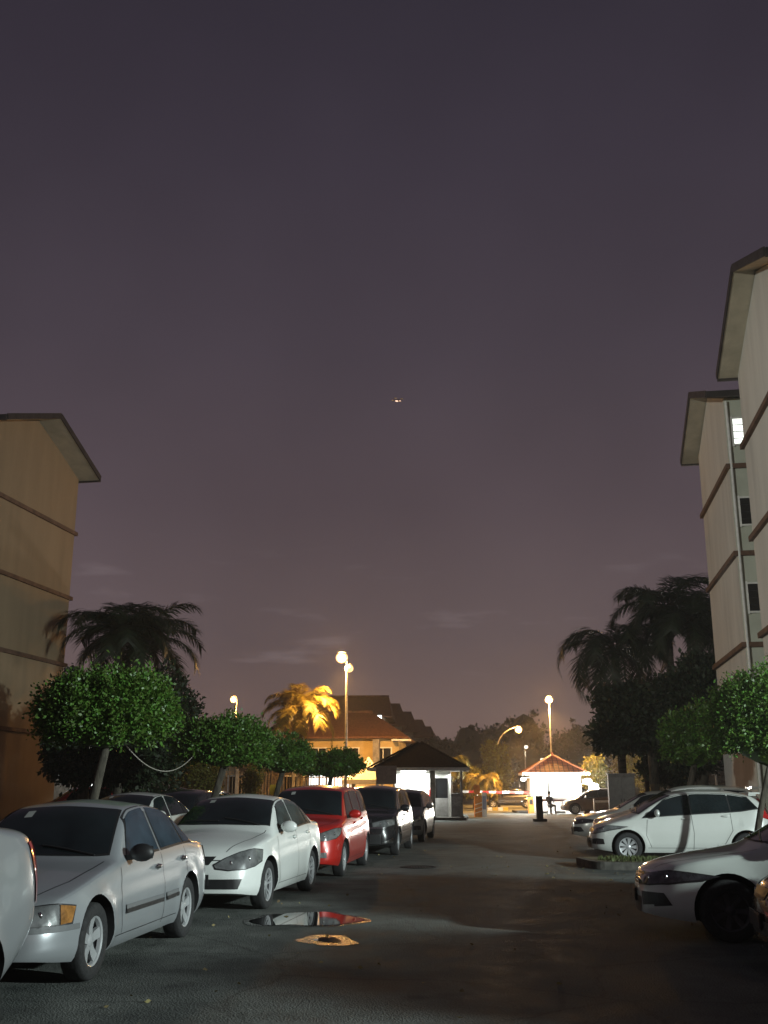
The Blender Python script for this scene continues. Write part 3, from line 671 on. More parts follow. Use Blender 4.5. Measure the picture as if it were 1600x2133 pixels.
for sx in (-1, 1):
    for sy in (-1, 1):
        b = MB(); b.tube([(sx * 1.48, sy * 1.48, 0), (sx * 1.48, sy * 1.48, cz - .6)], .03, M_METAL, 8); b.build('leg', tn)
# palisade fences
def fence(name, a, b_, h, label, gap=.16, base=.5):
    a = Vector(a); b_ = Vector(b_); L = (b_ - a).length; d = (b_ - a).normalized()
    root = empty(name, a, math.atan2(d.y, d.x), label=label, cat='fence', group='palisade fences along the houses')
    w = MB(); w.box((L / 2, 0, base / 2), (L, .16, base), M_CONC); w.build('plinth', root)
    w = MB(); n = int(L / gap)
    for k in range(n): w.box((k * gap + gap / 2, 0, base + (h - base) / 2), (.045, .03, h - base), mat('fence paint', (.30, .22, .13), .6, nscale=4))
    for z in (base + .15, h - .18): w.box((L / 2, .04, z), (L, .04, .05), MATS['fence paint'])
    w.build('palings', root)
    for k in range(0, int(L / 3.2) + 1):
        w = MB(); w.box((k * 3.2, 0, (h + .1) / 2), (.18, .18, h + .1), M_CONC); w.build('post', root)
    return root
fence('fence', (-11.2, 58, 0), (-4.9, 60, 0), 2.45, 'orange lit palisade fence seen between the left trees', .17)
fence('fence', (-4.9, 60.4, 0), (-1.6, 61, 0), 2.3, 'lower palisade fence left of the dark roofed guard post', .17)
# low buildings behind the fence: dim beige wall house, lit shop
hb = empty('bungalow', (-9.2, 66, 0), R(4), label='dim beige bungalow wall behind the fence and left trees', cat='house')
b = MB(); b.box((0, 3, 1.5), (10.5, 6, 3.0), mat('dim beige render', (.42, .36, .27), .9, nscale=1, namp=.1)); b.build('wall', hb)
b = MB(); hip_roof(b, -5.8, 5.8, -.6, 6.6, 3.02, 4.6, M_TILE); b.build('roof', hb)
for xx in (-3.4, .2, 3.6): window_part(hb, (xx, -.05, 1.7), 1.2, 1.1)
shp = empty('shop_front', (at(165, 1640, 70).x - .6, 70, 0), R(6), label='far shop front with glaring white lit windows under the left trees', cat='shop')
b = MB(); b.box((0, 2.5, 1.7), (7, 5, 3.4), M_CONC); b.box((0, -.4, 3.45), (7.6, 1.6, .15), M_GREYP); b.build('wall', shp)
M_LITW = mat('lit shop window', (.8, .8, .8), .4, emit=(.95, 1, .97), estr=2.2)
for xx, ww, zz, hh in ((-1.2, 1.5, 2.5, .45), (1.9, 1.3, 1.9, 1.5)):
    b = MB(); b.box((xx, -.03, zz), (ww, .05, hh), M_LITW)
    w_ = b.build('window', shp); b = MB(); b.box((xx, -.07, zz), (.06, .04, hh), M_BLACK); b.box((xx, -.07, zz - .1), (ww, .04, .05), M_BLACK); b.build('frame', w_)
lamp('shop_glow', (1.5, -1.2, 2.6), 60, LED, .2, shp)
b = empty('lit_kiosk', (at(700, 1640, 64).x, 64, 0), R(2), label='lit white kiosk counter glimpsed under the last left tree', cat='kiosk')
q = MB(); q.box((0, 1.0, 1.3), (3.6, 2, 2.6), M_CONC); q.build('wall', b)
q = MB(); q.box((-.35, -.03, 1.95), (2.5, .05, .75), M_LITW); w_ = q.build('window', b)
for k in range(6): q = MB(); q.box((-1.5 + k * .47, -.08, 1.95), (.07, .05, .78), M_GREYP); q.build('bar', w_)
# small yellow sign plate
p = at(571, 1645, 40)
mb = MB(); mb.box((0, 0, p.z), (.32, .03, .36), mat('yellow sign paint', (.7, .45, .03), .5)); mb.tube([(0, .03, 0), (0, .03, p.z + .1)], .025, M_METAL, 6)
tag(mb.build('yellow_sign', loc=(p.x, 40, 0)), 'small plain yellow plate on a post behind the white sedan', 'sign')

# dead leaves blown over the asphalt
n_ = 420
lx = np.concatenate([rng.uniform(-4, 7, 180), rng.normal(-3.2, 1.2, 120), rng.uniform(3, 10, 120)]); ly = np.concatenate([rng.uniform(7, 32, 180), rng.uniform(12, 40, 120), rng.uniform(17, 24, 120)])
LC = np.stack([lx, ly, np.full(n_, .012)], 1); LD = np.stack([rng.normal(size=n_), rng.normal(size=n_), rng.uniform(0, .25, n_)], 1)
P_late = (LC, LD)
# ------------------------------------------------------------------ street lamps
M_SODG = mat('glowing sodium lens', (1, .8, .5), .4, emit=(1.0, .60, .25), estr=1.6)
M_WHG = mat('glowing white lens', (1, 1, 1), .4, emit=(1, .93, .8), estr=2)
def lens(mb, c, r, m): mb.sphere(c, r, m, 12, (1, 1, .92))
def street_lamp(px, py, Y, label, power, heads=((0, 0),), r=.24, arm=None, pole_px=None, glow=SODIUM, lm=M_SODG, top=None, thick=.09, aim=(0, 0)):
    """heads = offsets (dx, dz, scale) of the lamp heads from the first one; pole_px = x of the pole in the photo"""
    q = at(px, py, Y); bx = at(pole_px or px, 1640, Y).x
    root = empty('street_lamp', (bx, Y, 0), 0, label=label, cat='street lamp', group='street lamps along the road')
    dx = q.x - bx
    pm = MB()
    if arm:
        pts = [(0, 0, 0), (0, 0, q.z * .72)]
        for k in range(9):
            t = k / 8; pts.append(((math.sin(t * math.pi / 2) ** 1.0) * 0 + dx * (1 - math.cos(t * math.pi / 2)), 0, q.z * .72 + (q.z + .22 - q.z * .72) * math.sin(t * math.pi / 2)))
        pm.tube(pts, [thick, thick * .75] + [thick * .55] * 9, M_METAL, 8)
    else: pm.tube([(0, 0, 0), (0, 0, .5), (0, 0, .52), (0, 0, q.z - .1 if not top else top)], [thick * 1.5, thick * 1.5, thick, thick * .6], M_METAL, 10)
    pm.build('pole', root)
    for i, (ox, oz, sc) in enumerate(heads):
        hx, hz = dx + ox, q.z + oz
        b = MB(); b.sphere((hx, .0, hz + r * sc * .85), r * sc * .8, M_GREYP, 8, (1.0, 1, .28))
        if not arm: b.bar((0, 0, hz + r * sc * .55), (hx, 0, hz + r * sc * .85), .05, .05, M_METAL)
        ho = b.build('lamp_head', root)
        b = MB(); lens(b, (hx, 0, hz), r * sc, lm); b.build('lens', ho)
    if power:
        lo_ = lamp('lamp_light', (dx, -.05, q.z - r * 1.6 - .15), power, glow, .2, root, 'SPOT', spot=146)
        if power > 1500: lamp('lamp_glow', (dx, -r * 1.4, q.z - r * .3), min(2800, power * .2), glow, .2, root)
        lo_.rotation_euler = Vector((aim[0], aim[1], -1)).to_track_quat('-Z', 'Y').to_euler()
    return root
street_lamp(712, 1370, 60, 'tallest street lamp with two orange heads beside the palm', 13000, ((0, 0, 1.3), (.43, -.62, .9)), .27, pole_px=720, aim=(.2, .45))
street_lamp(487, 1457, 85, 'street lamp glowing orange behind the left row of trees', 2500, ((0, 0, 1),), .30)
street_lamp(1143, 1458, 75, 'tall single street lamp rising behind the orange tiled guard post', 20000, ((0, 0, 1),), .28, pole_px=1151, thick=.07)
street_lamp(1080, 1520, 92, 'street lamp on a curved arm before the dark woods', 9000, ((0, 0, 1),), .32, arm=True, pole_px=1037)
street_lamp(1096, 1556, 120, 'small far lamp below the curved arm lamp', 300, ((0, 0, 1),), .22, lm=M_WHG, glow=(1, .9, .7))
street_lamp(1130, 1583, 118, 'small far lamp just left of the orange tiled roof', 300, ((0, 0, 1),), .24, lm=M_WHG, glow=(1, .9, .7))
street_lamp(1370, 1628, 90, 'low white lamp glimpsed under the dark trees on the right', 500, ((0, 0, 1),), .24, lm=M_WHG, glow=(1, .95, .85))
# leaning timber pole on the right
a_ = at(1341, 1530, 46); c_ = at(1350, 1660, 46)
mb = MB(); mb.tube([(0, 0, 0), (a_.x - c_.x, 0, a_.z)], [.11, .085], mat('dark timber', (.05, .03, .02), .9, nscale=8)); mb.box((-.12, -.1, 1.0), (.18, .1, .5), M_WHITEP)
tag(mb.build('timber_pole', loc=(c_.x, 46, 0)), 'thin dark pole leaning slightly, with a white tag, behind the silver cars', 'pole')
# light pole by flats, seen behind the silver van
for px, Y, hh in ((1469, 50, 2.5), (1494, 52, 2.4)):
    p = at(px, 1650, Y); mb = MB(); mb.tube([(0, 0, 0), (0, 0, hh)], .05, M_WHITEP, 8); mb.tube([(-.2, 0, hh - .25), (.02, 0, hh - .2)], .02, M_WHITEP, 6)
    tag(mb.build('white_post', loc=(p.x, Y, 0)), 'thin white post nearer the dark trunk on the right' if px == 1469 else 'thin white post nearer the cream flats on the right', 'post', 'white posts by the flats')
# floodlight mast outside the frame whose white light falls on the cars
LX, LY, LZ = 20.0, 2.0, 6.2
ms = empty('street_lamp', (LX, LY, 0), label='white floodlight mast to the right of the viewer', cat='street lamp')
mb = MB(); mb.tube([(0, 0, 0), (0, 0, LZ + .3)], [.12, .07], M_METAL, 10); mb.build('pole', ms)
mb = MB(); mb.box((-.3, .1, LZ + .35), (.6, .4, .12), M_GREYP); mb.build('lamp_head', ms)
kl = lamp('lamp_light', (-.35, .15, LZ + .1), 37000, LED, .28, ms, 'SPOT', spot=78)
kl.data.spot_blend = 1.0; kl.rotation_euler = (Vector((-1.5, 20, .5)) - Vector((LX, LY, LZ))).to_track_quat('-Z', 'Y').to_euler()
ms = empty('street_lamp', (-16, 6, 0), label='second floodlight mast to the left of the viewer', cat='street lamp')
mb = MB(); mb.tube([(0, 0, 0), (0, 0, 9.8)], [.12, .07], M_METAL, 10); mb.build('pole', ms)
mb = MB(); mb.box((.3, .1, 9.85), (.6, .4, .12), M_GREYP); mb.build('lamp_head', ms)
kl = lamp('lamp_light', (.35, .15, 9.6), 16000, (.95, 1.0, .90), .09, ms, 'SPOT', spot=40)
kl.data.spot_blend = .9; kl.rotation_euler = (Vector((13.0, 34, 9.5)) - Vector((-15.6, 6.2, 9.6))).to_track_quat('-Z', 'Y').to_euler()

# ------------------------------------------------------------------ trees
def leaf_mesh(name, C, D, size, m, parent=None, wide=.30, cores=None, cs=.8):
    """C centres (n,3), D directions (n,3), size (n,): folded diamond leaves"""
    n = len(C)
    D = D / np.linalg.norm(D, axis=1, keepdims=True)
    rv = rng.normal(size=(n, 3)); Sd = np.cross(D, rv); Sd /= np.linalg.norm(Sd, axis=1, keepdims=True); Nn = np.cross(D, Sd)
    s = size[:, None]
    P = np.stack([C, C + D * s * .5 + Sd * s * wide + Nn * s * .08, C + D * s, C + D * s * .5 - Sd * s * wide + Nn * s * .08], 1).reshape(-1, 3)
    n0 = n
    if cores:                                                # added solid fill that blocks sky and light inside the crown
        ex = []
        for (c, r_) in cores:
            a, b = 7, 10; g = []
            for i in range(a + 1):
                for k in range(b):
                    th, ph = math.pi * i / a, 2 * math.pi * k / b; w = cs * rng.uniform(.9, 1.06)
                    g.append([c[0] + r_[0] * w * math.sin(th) * math.cos(ph), c[1] + r_[1] * w * math.sin(th) * math.sin(ph), c[2] + r_[2] * w * math.cos(th)])
            for i in range(a):
                for k in range(b): ex += [g[i * b + k], g[i * b + (k + 1) % b], g[(i + 1) * b + (k + 1) % b], g[(i + 1) * b + k]]
        P = np.concatenate([P, np.array(ex)]); n = len(P) // 4
    me = bpy.data.meshes.new(name); me.vertices.add(4 * n); me.vertices.foreach_set('co', P.astype(np.float32).ravel())
    me.loops.add(4 * n); me.loops.foreach_set('vertex_index', np.arange(4 * n, dtype=np.int32))
    me.polygons.add(n); me.polygons.foreach_set('loop_start', np.arange(0, 4 * n, 4, dtype=np.int32)); me.polygons.foreach_set('loop_total', np.full(n, 4, dtype=np.int32))
    me.materials.append(m); me.update(calc_edges=True)
    o = bpy.data.objects.new(name, me); COL.objects.link(o)
    if parent: o.parent = parent
    return o
def shell_points(lobes, nc, per, sig, flat=-.55):
    """clusters of points over the shells of several ellipsoid lobes (c, radii)"""
    C = []; Dn = []
    ar = np.array([l[1][0] * l[1][2] for l in lobes]); ar = ar / ar.sum()
    for (c, r_), w in zip(lobes, ar):
        k = max(8, int(nc * w)); d = rng.normal(size=(k, 3)); d /= np.linalg.norm(d, axis=1, keepdims=True)
        d[:, 2] = np.where(d[:, 2] < flat, flat + (rng.random(k) - .5) * .15, d[:, 2])
        rr = rng.uniform(.72, 1.06, k)[:, None] * (1 + .07 * np.sin(d[:, :1] * 5 + c[0]) + .07 * np.cos(d[:, 1:2] * 6 + c[1]))
        cc = np.array(c) + d * rr * np.array(r_)
        kk = rng.poisson(per, k).clip(3)
        idx = np.repeat(np.arange(k), kk)
        sg = sig * rng.uniform(.6, 1.35, k)[idx][:, None]
        pts = cc[idx] + rng.normal(size=(len(idx), 3)) * sg
        C.append(pts); Dn.append(d[idx] * .9 + rng.normal(size=(len(idx), 3)) * .75 + np.array([0, 0, .1]))
    return np.concatenate(C), np.concatenate(Dn)
def limbs(mb, base, top, r0, lobes, n=6, m=M_BARK, seed=0):
    r_ = random.Random(seed); b = Vector(base); t = Vector(top)
    mid = (b + t) / 2 + Vector((r_.uniform(-.06, .06), r_.uniform(-.06, .06), 0))
    q1 = b.lerp(mid, .5) + Vector((.02, 0, 0))
    mb.tube([b, b + (mid - b) * .12, q1, mid, mid.lerp(t, .5), t], [r0 * 1.55, r0 * 1.1, r0, r0 * .92, r0 * .85, r0 * .78], m, 10)
    for k in range(n):
        c, rad = lobes[k % len(lobes)]
        a = 2 * math.pi * k / n + r_.uniform(-.3, .3)
        e = Vector(c) + Vector((math.cos(a) * rad[0] * .7, math.sin(a) * rad[1] * .7, r_.uniform(-.1, .4) * rad[2]))
        mid2 = t.lerp(e, .5) + Vector((0, 0, -.12 * (e - t).length + .05))
        mb.tube([t - Vector((0, 0, .08)), mid2, e], [r0 * .6, r0 * .35, r0 * .12], m, 7)
def tree(name, loc, label, group, lobes, trunk_top, r0, nleaf, size, leafm, per=34, sig=.13, lean=(0, 0), flat=-.55, nl=7, seed=1, name2='crown'):
    root = empty(name, loc, 0, label=label, cat='tree', group=group)
    mb = MB(); limbs(mb, (-lean[0], -lean[1], 0), (0, 0, trunk_top), r0, lobes, nl, seed=seed); mb.build('trunk', root, smooth=60)
    C, D = shell_points(lobes, nleaf / per, per, sig, flat)
    leaf_mesh(name2, C, D, size * rng.uniform(.6, 1.35, len(C)), leafm, root, cores=lobes, cs=.72)
    return root
GL = 'clipped umbrella trees beside the car park'
def umbrella(px, ytop, ybot, halfw_px, Y, label, leafm=M_LEAF, nleaf=38000, size=.072, r0=.075, trunk_px=None, sx=1.0, lump=None, seed=1, depth=1.0, group=GL):
    tp = at(px, ytop, Y); bt = at(px, ybot, Y); hw = halfw_px / 2150 * Y
    tx = at(trunk_px or px, 1640, Y).x
    H = tp.z - bt.z; cz = bt.z + H * .42
    lobes = [((0, 0, cz), (hw, hw * depth, H * .56))]
    r_ = random.Random(seed)
    for k in range(6):
        a = k * 1.05 + r_.uniform(-.3, .3)
        lobes.append(((math.cos(a) * hw * .5, math.sin(a) * hw * .5 * depth, cz + r_.uniform(-.05, .16) * H), (hw * .52, hw * .5 * depth, H * .38)))
    if lump: lobes += lump
    return tree('umbrella_tree', (tp.x, Y, 0), label, group, lobes, bt.z + H * .12, r0, nleaf, size, leafm, lean=(tp.x - tx, 0), seed=seed, sig=.075, flat=-.38)
umbrella(234, 1398, 1562, 134, 17.0, 'biggest umbrella tree, bright green crown before the brown block on the left', nleaf=64000, size=.062, trunk_px=172, r0=.085, seed=3, depth=.9)
umbrella(472, 1495, 1600, 92, 25.0, 'second umbrella tree from the left, half lit crown behind the white sedan', trunk_px=415, r0=.10, seed=5)
umbrella(592, 1530, 1612, 62, 33.0, 'third umbrella tree, squeezed between its neighbours behind the white sedan roof', nleaf=18000, trunk_px=556, r0=.10, seed=7)
umbrella(692, 1562, 1620, 64, 43.0, 'last umbrella tree of the left row, flat dark crown beside the lamp post', nleaf=18000, size=.10, trunk_px=668, r0=.10, seed=9, leafm=M_LEAF)
umbrella(1590, 1392, 1600, 112, 21.8, 'nearer right umbrella tree, thin trunk before the tail of the white hatchback', nleaf=52000, size=.070, trunk_px=1548, r0=.07, seed=11)
umbrella(1440, 1470, 1600, 60, 33.0, 'farther umbrella tree on the right, top edge brightly lit', nleaf=22000, size=.10, trunk_px=1412, r0=.12, seed=13)
# trees of the same row to the right of the frame; the lamp throws their shadows over the road
for (sx_, sy_, rad, zc_, lb) in ((11.2, 6.0, 1.45, 2.75, 'umbrella tree standing nearest the viewer, outside the right edge'), (10.3, 9.8, 1.45, 2.55, 'umbrella tree beyond the dark car, outside the right edge')):
    tree('umbrella_tree', (sx_, sy_, 0), lb, GL, [((0, 0, zc_), (rad, rad, .6))] + [((math.cos(k) * rad * .55, math.sin(k) * rad * .55, zc_ + .1), (rad * .5, rad * .5, .42)) for k in (0, 1.2, 2.5, 3.7, 5)],
         zc_ - .6, .10, 16000, .12, M_LEAF, seed=int(sx_ * 3))
# hanging rope between first two left trees
a_ = at(262, 1552, 17.6); b_ = at(408, 1568, 24.6)
pts = []
for k in range(25):
    t = k / 24; p = a_.lerp(b_, t); p.z -= .42 * 4 * t * (1 - t); pts.append(p)
mb = MB(); mb.tube(pts, .008, mat('pale rope', (.45, .42, .36), .9, nscale=40), 6)
tag(mb.build('rope'), 'slack pale rope hanging between the first two umbrella trees on the left', 'rope')

def palm(name, loc, H, label, nf=22, L=2.6, m=M_PALM, r0=.16, seed=1, droop=1.0, lean=(0, 0), leaflet=.55, group='palms', trunk_top=1.0, up=1.15):
    r_ = random.Random(seed); root = empty(name, loc, 0, label=label, cat='palm', group=group)
    mb = MB(); b = Vector((-lean[0], -lean[1], 0)); t = Vector((0, 0, H))
    pts = [b.lerp(t, k / 10) + Vector((math.sin(k / 10 * 3.1) * lean[0] * .15, 0, 0)) for k in range(11)]
    mb.tube(pts, [r0 * 1.35] + [r0 * (1 - .03 * k) for k in range(10)], M_BARKP, 12)
    for k in range(9):                                        # leaf bases
        a = k * 2.4; mb.tube([(math.cos(a) * r0 * .6, math.sin(a) * r0 * .6, H - .25), (math.cos(a) * r0 * 1.7, math.sin(a) * r0 * 1.7, H + .18)], [.06, .03], M_BARKP, 6)
    mb.build('trunk', root, smooth=60)
    V_ = []; F_ = []
    def quad(a, b, c, d): k = len(V_); V_.extend([a, b, c, d]); F_.append((k, k + 1, k + 2, k + 3))
    for i in range(nf):
        az = i * 2.39996 + r_.uniform(-.2, .2); el0 = up - 1.45 * (i / nf) + r_.uniform(-.12, .12); ln = L * r_.uniform(.82, 1.1)
        h = Vector((math.cos(az), math.sin(az), 0)); sd = Vector((-math.sin(az), math.cos(az), 0))
        p = Vector((0, 0, H)) + h * .1; el = el0; ns = 30; path = []
        for k in range(ns + 1):
            path.append(p.copy()); el -= droop * (1.9 / ns) * (.35 + 1.3 * k / ns); p = p + (h * math.cos(el) + Vector((0, 0, math.sin(el)))) * (ln / ns)
        for k in range(ns):
            w = .028 * (1 - k / ns) + .006; quad(path[k] - sd * w, path[k] + sd * w, path[k + 1] + sd * w * .9, path[k + 1] - sd * w * .9)
            quad(path[k] - Vector((0, 0, w)), path[k] + Vector((0, 0, w)), path[k + 1] + Vector((0, 0, w)), path[k + 1] - Vector((0, 0, w)))
        for k in range(3, ns):
            d = (path[k + 1] - path[k]).normalized(); t_ = k / ns
            ll = 1.25 * leaflet * (math.sin(min(1, .25 + t_ * .75) * math.pi * .9) ** .5 * .75 + .2) * r_.uniform(.8, 1.15) + .08
            for s_ in (-1, 1):
                for jj in (0, .33, .67):
                    q = path[k].lerp(path[k + 1], jj)
                    dr = (sd * s_ * .9 + d * .75 + Vector((0, 0, r_.uniform(-.55, .2)))).normalized()
                    e1 = q + dr * ll * .55; e2 = e1 + (dr + Vector((0, 0, -.42))).normalized() * ll * .45
                    wv = d * .024
                    quad(q - wv, q + wv, e1 + wv * .9, e1 - wv * .9); quad(e1 - wv * .9, e1 + wv * .9, e2 + wv * .15, e2 - wv * .15)
    me = bpy.data.meshes.new('crown'); me.from_pydata(V_, [], F_); me.materials.append(m)
    o = bpy.data.objects.new('crown', me); COL.objects.link(o); o.parent = root
    return root
def palm_px(px, py, Y, label, **k):
    q = at(px, py, Y); return palm('palm_tree', (q.x, Y, 0), q.z, label, **k)
palm_px(250, 1318, 44, 'dark palm beside the brown block, fronds against the sky on the left', nf=20, L=2.8, seed=2, leaflet=.75, r0=.2, droop=1.0)
palm_px(298, 1330, 47, 'dark palm with the long low frond reaching right, above the left trees', nf=17, L=3.1, seed=14, leaflet=.72, r0=.2, droop=.9)
palm_px(1282, 1350, 47, 'dark palm with fronds drooping toward the orange roofed post', nf=22, L=3.5, seed=4, leaflet=.75, r0=.2, droop=1.3)
palm_px(1388, 1262, 46, 'tallest dark palm beside the farther cream block', nf=20, L=3.0, seed=6, leaflet=.7, r0=.2, droop=1.0)
palm_px(1435, 1295, 44, 'dark palm leaning against the cream block wall', nf=17, L=2.7, seed=16, leaflet=.65, r0=.2, droop=1.0)
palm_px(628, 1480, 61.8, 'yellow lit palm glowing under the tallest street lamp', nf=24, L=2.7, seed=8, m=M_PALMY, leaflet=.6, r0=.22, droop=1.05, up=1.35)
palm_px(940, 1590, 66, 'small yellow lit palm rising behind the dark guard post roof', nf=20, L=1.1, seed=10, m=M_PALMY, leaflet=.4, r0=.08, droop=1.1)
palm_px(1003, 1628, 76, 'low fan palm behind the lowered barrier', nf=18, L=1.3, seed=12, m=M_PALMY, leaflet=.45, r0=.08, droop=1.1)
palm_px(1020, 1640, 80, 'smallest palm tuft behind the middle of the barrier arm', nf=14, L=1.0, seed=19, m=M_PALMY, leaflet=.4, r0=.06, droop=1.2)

def bush(px, ytop, ybot, hw, Y, label, m, n, size, name='shrub', cat='tree', trunk=.10, seed=1, tpx=None, group='garden and roadside trees', sig=.13):
    tp = at(px, ytop, Y); bt = at(px, ybot, Y); w = hw / 2150 * Y; H = tp.z - bt.z
    r_ = random.Random(seed); lobes = [((0, 0, bt.z + H * .45), (w * .8, w * .8, H * .5))]
    for k in range(7):
        a = k * .9 + r_.uniform(-.4, .4); f = r_.uniform(.35, .62)
        lobes.append(((math.cos(a) * w * f, math.sin(a) * w * f, bt.z + H * r_.uniform(.22, .78)), (w * r_.uniform(.35, .5), w * .45, H * r_.uniform(.22, .34))))
    return tree(name, (tp.x, Y, 0), label, group, lobes, max(.1, bt.z + H * .1), trunk, n, size, m, sig=sig, flat=-.9, seed=seed)
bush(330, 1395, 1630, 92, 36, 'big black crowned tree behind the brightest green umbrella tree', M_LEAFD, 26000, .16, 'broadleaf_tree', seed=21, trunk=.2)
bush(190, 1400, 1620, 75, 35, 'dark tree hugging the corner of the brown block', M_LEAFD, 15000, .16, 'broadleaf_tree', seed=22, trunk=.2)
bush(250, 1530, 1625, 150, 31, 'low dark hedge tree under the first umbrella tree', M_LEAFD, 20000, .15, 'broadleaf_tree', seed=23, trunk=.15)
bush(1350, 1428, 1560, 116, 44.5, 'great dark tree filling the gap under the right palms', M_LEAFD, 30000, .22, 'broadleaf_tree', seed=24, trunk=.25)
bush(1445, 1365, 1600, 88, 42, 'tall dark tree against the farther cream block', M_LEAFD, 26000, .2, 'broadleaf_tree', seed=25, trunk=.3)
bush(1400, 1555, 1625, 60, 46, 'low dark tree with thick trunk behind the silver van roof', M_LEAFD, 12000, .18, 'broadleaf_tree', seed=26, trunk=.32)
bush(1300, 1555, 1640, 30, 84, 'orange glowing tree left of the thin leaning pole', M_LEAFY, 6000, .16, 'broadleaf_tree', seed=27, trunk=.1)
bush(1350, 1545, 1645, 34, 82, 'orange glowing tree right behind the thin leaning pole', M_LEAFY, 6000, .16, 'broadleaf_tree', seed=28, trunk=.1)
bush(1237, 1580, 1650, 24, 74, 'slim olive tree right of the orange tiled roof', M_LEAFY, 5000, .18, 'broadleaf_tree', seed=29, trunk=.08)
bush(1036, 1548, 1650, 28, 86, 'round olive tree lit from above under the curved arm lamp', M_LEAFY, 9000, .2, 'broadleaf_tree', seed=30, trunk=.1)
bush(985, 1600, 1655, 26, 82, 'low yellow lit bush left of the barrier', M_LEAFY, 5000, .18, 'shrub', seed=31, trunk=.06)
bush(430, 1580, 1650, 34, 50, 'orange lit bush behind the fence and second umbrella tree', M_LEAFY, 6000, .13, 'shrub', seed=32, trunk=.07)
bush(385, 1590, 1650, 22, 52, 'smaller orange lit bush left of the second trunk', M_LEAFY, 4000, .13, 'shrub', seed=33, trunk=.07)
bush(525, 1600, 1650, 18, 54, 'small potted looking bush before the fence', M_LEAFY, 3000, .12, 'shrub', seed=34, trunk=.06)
tag(leaf_mesh('fallen_leaves', P_late[0], P_late[1], rng.uniform(.03, .07, len(P_late[0])), mat('dry leaf', (.22, .18, .08), .8, island=.5)), 'dry fallen leaves scattered over the asphalt', 'fallen leaves', kind='stuff')
# far woods: one mass
lobes = []
r_ = random.Random(40)
for k in range(64):
    x = -20 + k * 1.45 + r_.uniform(-1, 1); Y = 150 + r_.uniform(0, 35)
    hgt = 9.2 + 1.6 * math.sin(k * .55) + r_.uniform(-1.2, 1.4)
    lobes.append(((x, Y, hgt * .45), (r_.uniform(2.6, 4.2), 4, hgt * .58)))
    if k % 2: lobes.append(((x, Y - 10, 3.2), (3.6, 3, 3.6)))
C, D = shell_points(lobes, 6500, 26, .32, -.98)
o = leaf_mesh('woods', C, D, .5 * rng.uniform(.6, 1.4, len(C)), M_LEAFD, cores=lobes, cs=.92)
tag(o, 'dark mass of distant woods closing the view behind the gate', 'woods', kind='stuff')
lobes = [((-60 + k * 3.4, 190, 3), (4, 4, 4.2 + 2 * math.sin(k))) for k in range(14)] + [((72 + k * 4.0, 150, 3), (4, 4, 6)) for k in range(10)]
C, D = shell_points(lobes, 700, 24, .8, -.98)
tag(leaf_mesh('woods', C, D, .8 * rng.uniform(.6, 1.4, len(C)), M_LEAFD), 'far dark treeline at the outer edges of the view', 'woods', kind='stuff')


# ------------------------------------------------------------------ thin haze added for the bloom of the lamps
hz = bpy.data.materials.new('bloom haze'); hz.use_nodes = True; ht = hz.node_tree; ht.nodes.clear()
ho = ht.nodes.new('ShaderNodeOutputMaterial'); hv = ht.nodes.new('ShaderNodeVolumePrincipled')
hv.inputs['Color'].default_value = (.95, .93, .90, 1); hv.inputs['Density'].default_value = .0009; hv.inputs['Anisotropy'].default_value = .35
ht.links.new(hv.outputs[0], ho.inputs['Volume'])
mb = MB(); mb.box((0, 100, 14), (500, 340, 30), hz); o = mb.build('haze'); tag(o, 'thin added haze that gives the street lamps their bloom', 'haze', kind='stuff')

# ------------------------------------------------------------------ cars
def pchip(pts):
    xs = [p[0] for p in pts]; ys = [p[1] for p in pts]; n = len(xs)
    h = [xs[i + 1] - xs[i] for i in range(n - 1)]; d = [(ys[i + 1] - ys[i]) / h[i] for i in range(n - 1)]
    m = [d[0]] + [0 if d[i - 1] * d[i] <= 0 else (h[i - 1] + h[i]) * 3 / ((2 * h[i] + h[i - 1]) / d[i - 1] + (h[i] + 2 * h[i - 1]) / d[i]) for i in range(1, n - 1)] + [d[-1]]
    def f(x):
        x = min(max(x, xs[0]), xs[-1]); i = 0
        while i < n - 2 and x > xs[i + 1]: i += 1
        t = (x - xs[i]) / h[i]
        return ((1 + 2 * t) * (1 - t) ** 2 * ys[i] + t * (1 - t) ** 2 * h[i] * m[i] + t * t * (3 - 2 * t) * ys[i + 1] + t * t * (t - 1) * h[i] * m[i + 1])
    return f
def paint(name, c, metal=0.0, rough=.35):
    return mat(name, c, rough, metal, coat=.75, nscale=1.2, namp=.02)
M_LAMPG = mat('headlight glass', (.26, .27, .27), .14, .5, coat=1, nscale=7, namp=.25)
M_TAIL = mat('red tail light lens', (.35, .015, .015), .12, coat=1, nscale=14, namp=.2)
M_AMBER = mat('amber lens', (.30, .14, .04), .15, coat=1, nscale=18, namp=.25)
M_PLATE = mat('black number plate', (.02, .02, .022), .4)
M_GLASS = mat('dark cabin glass', (.012, .016, .018), .05, spec=.7, nscale=1.2, namp=.3)  # opaque; the dark of the unlit cabin is put into the colour
M_GLASSW = mat('wet car glass', (.030, .045, .060), .07, spec=.6, nscale=2.5, namp=.25, bump=.04, bscale=90)
M_MESH = mat('dark grille', (.012, .012, .013), .5)

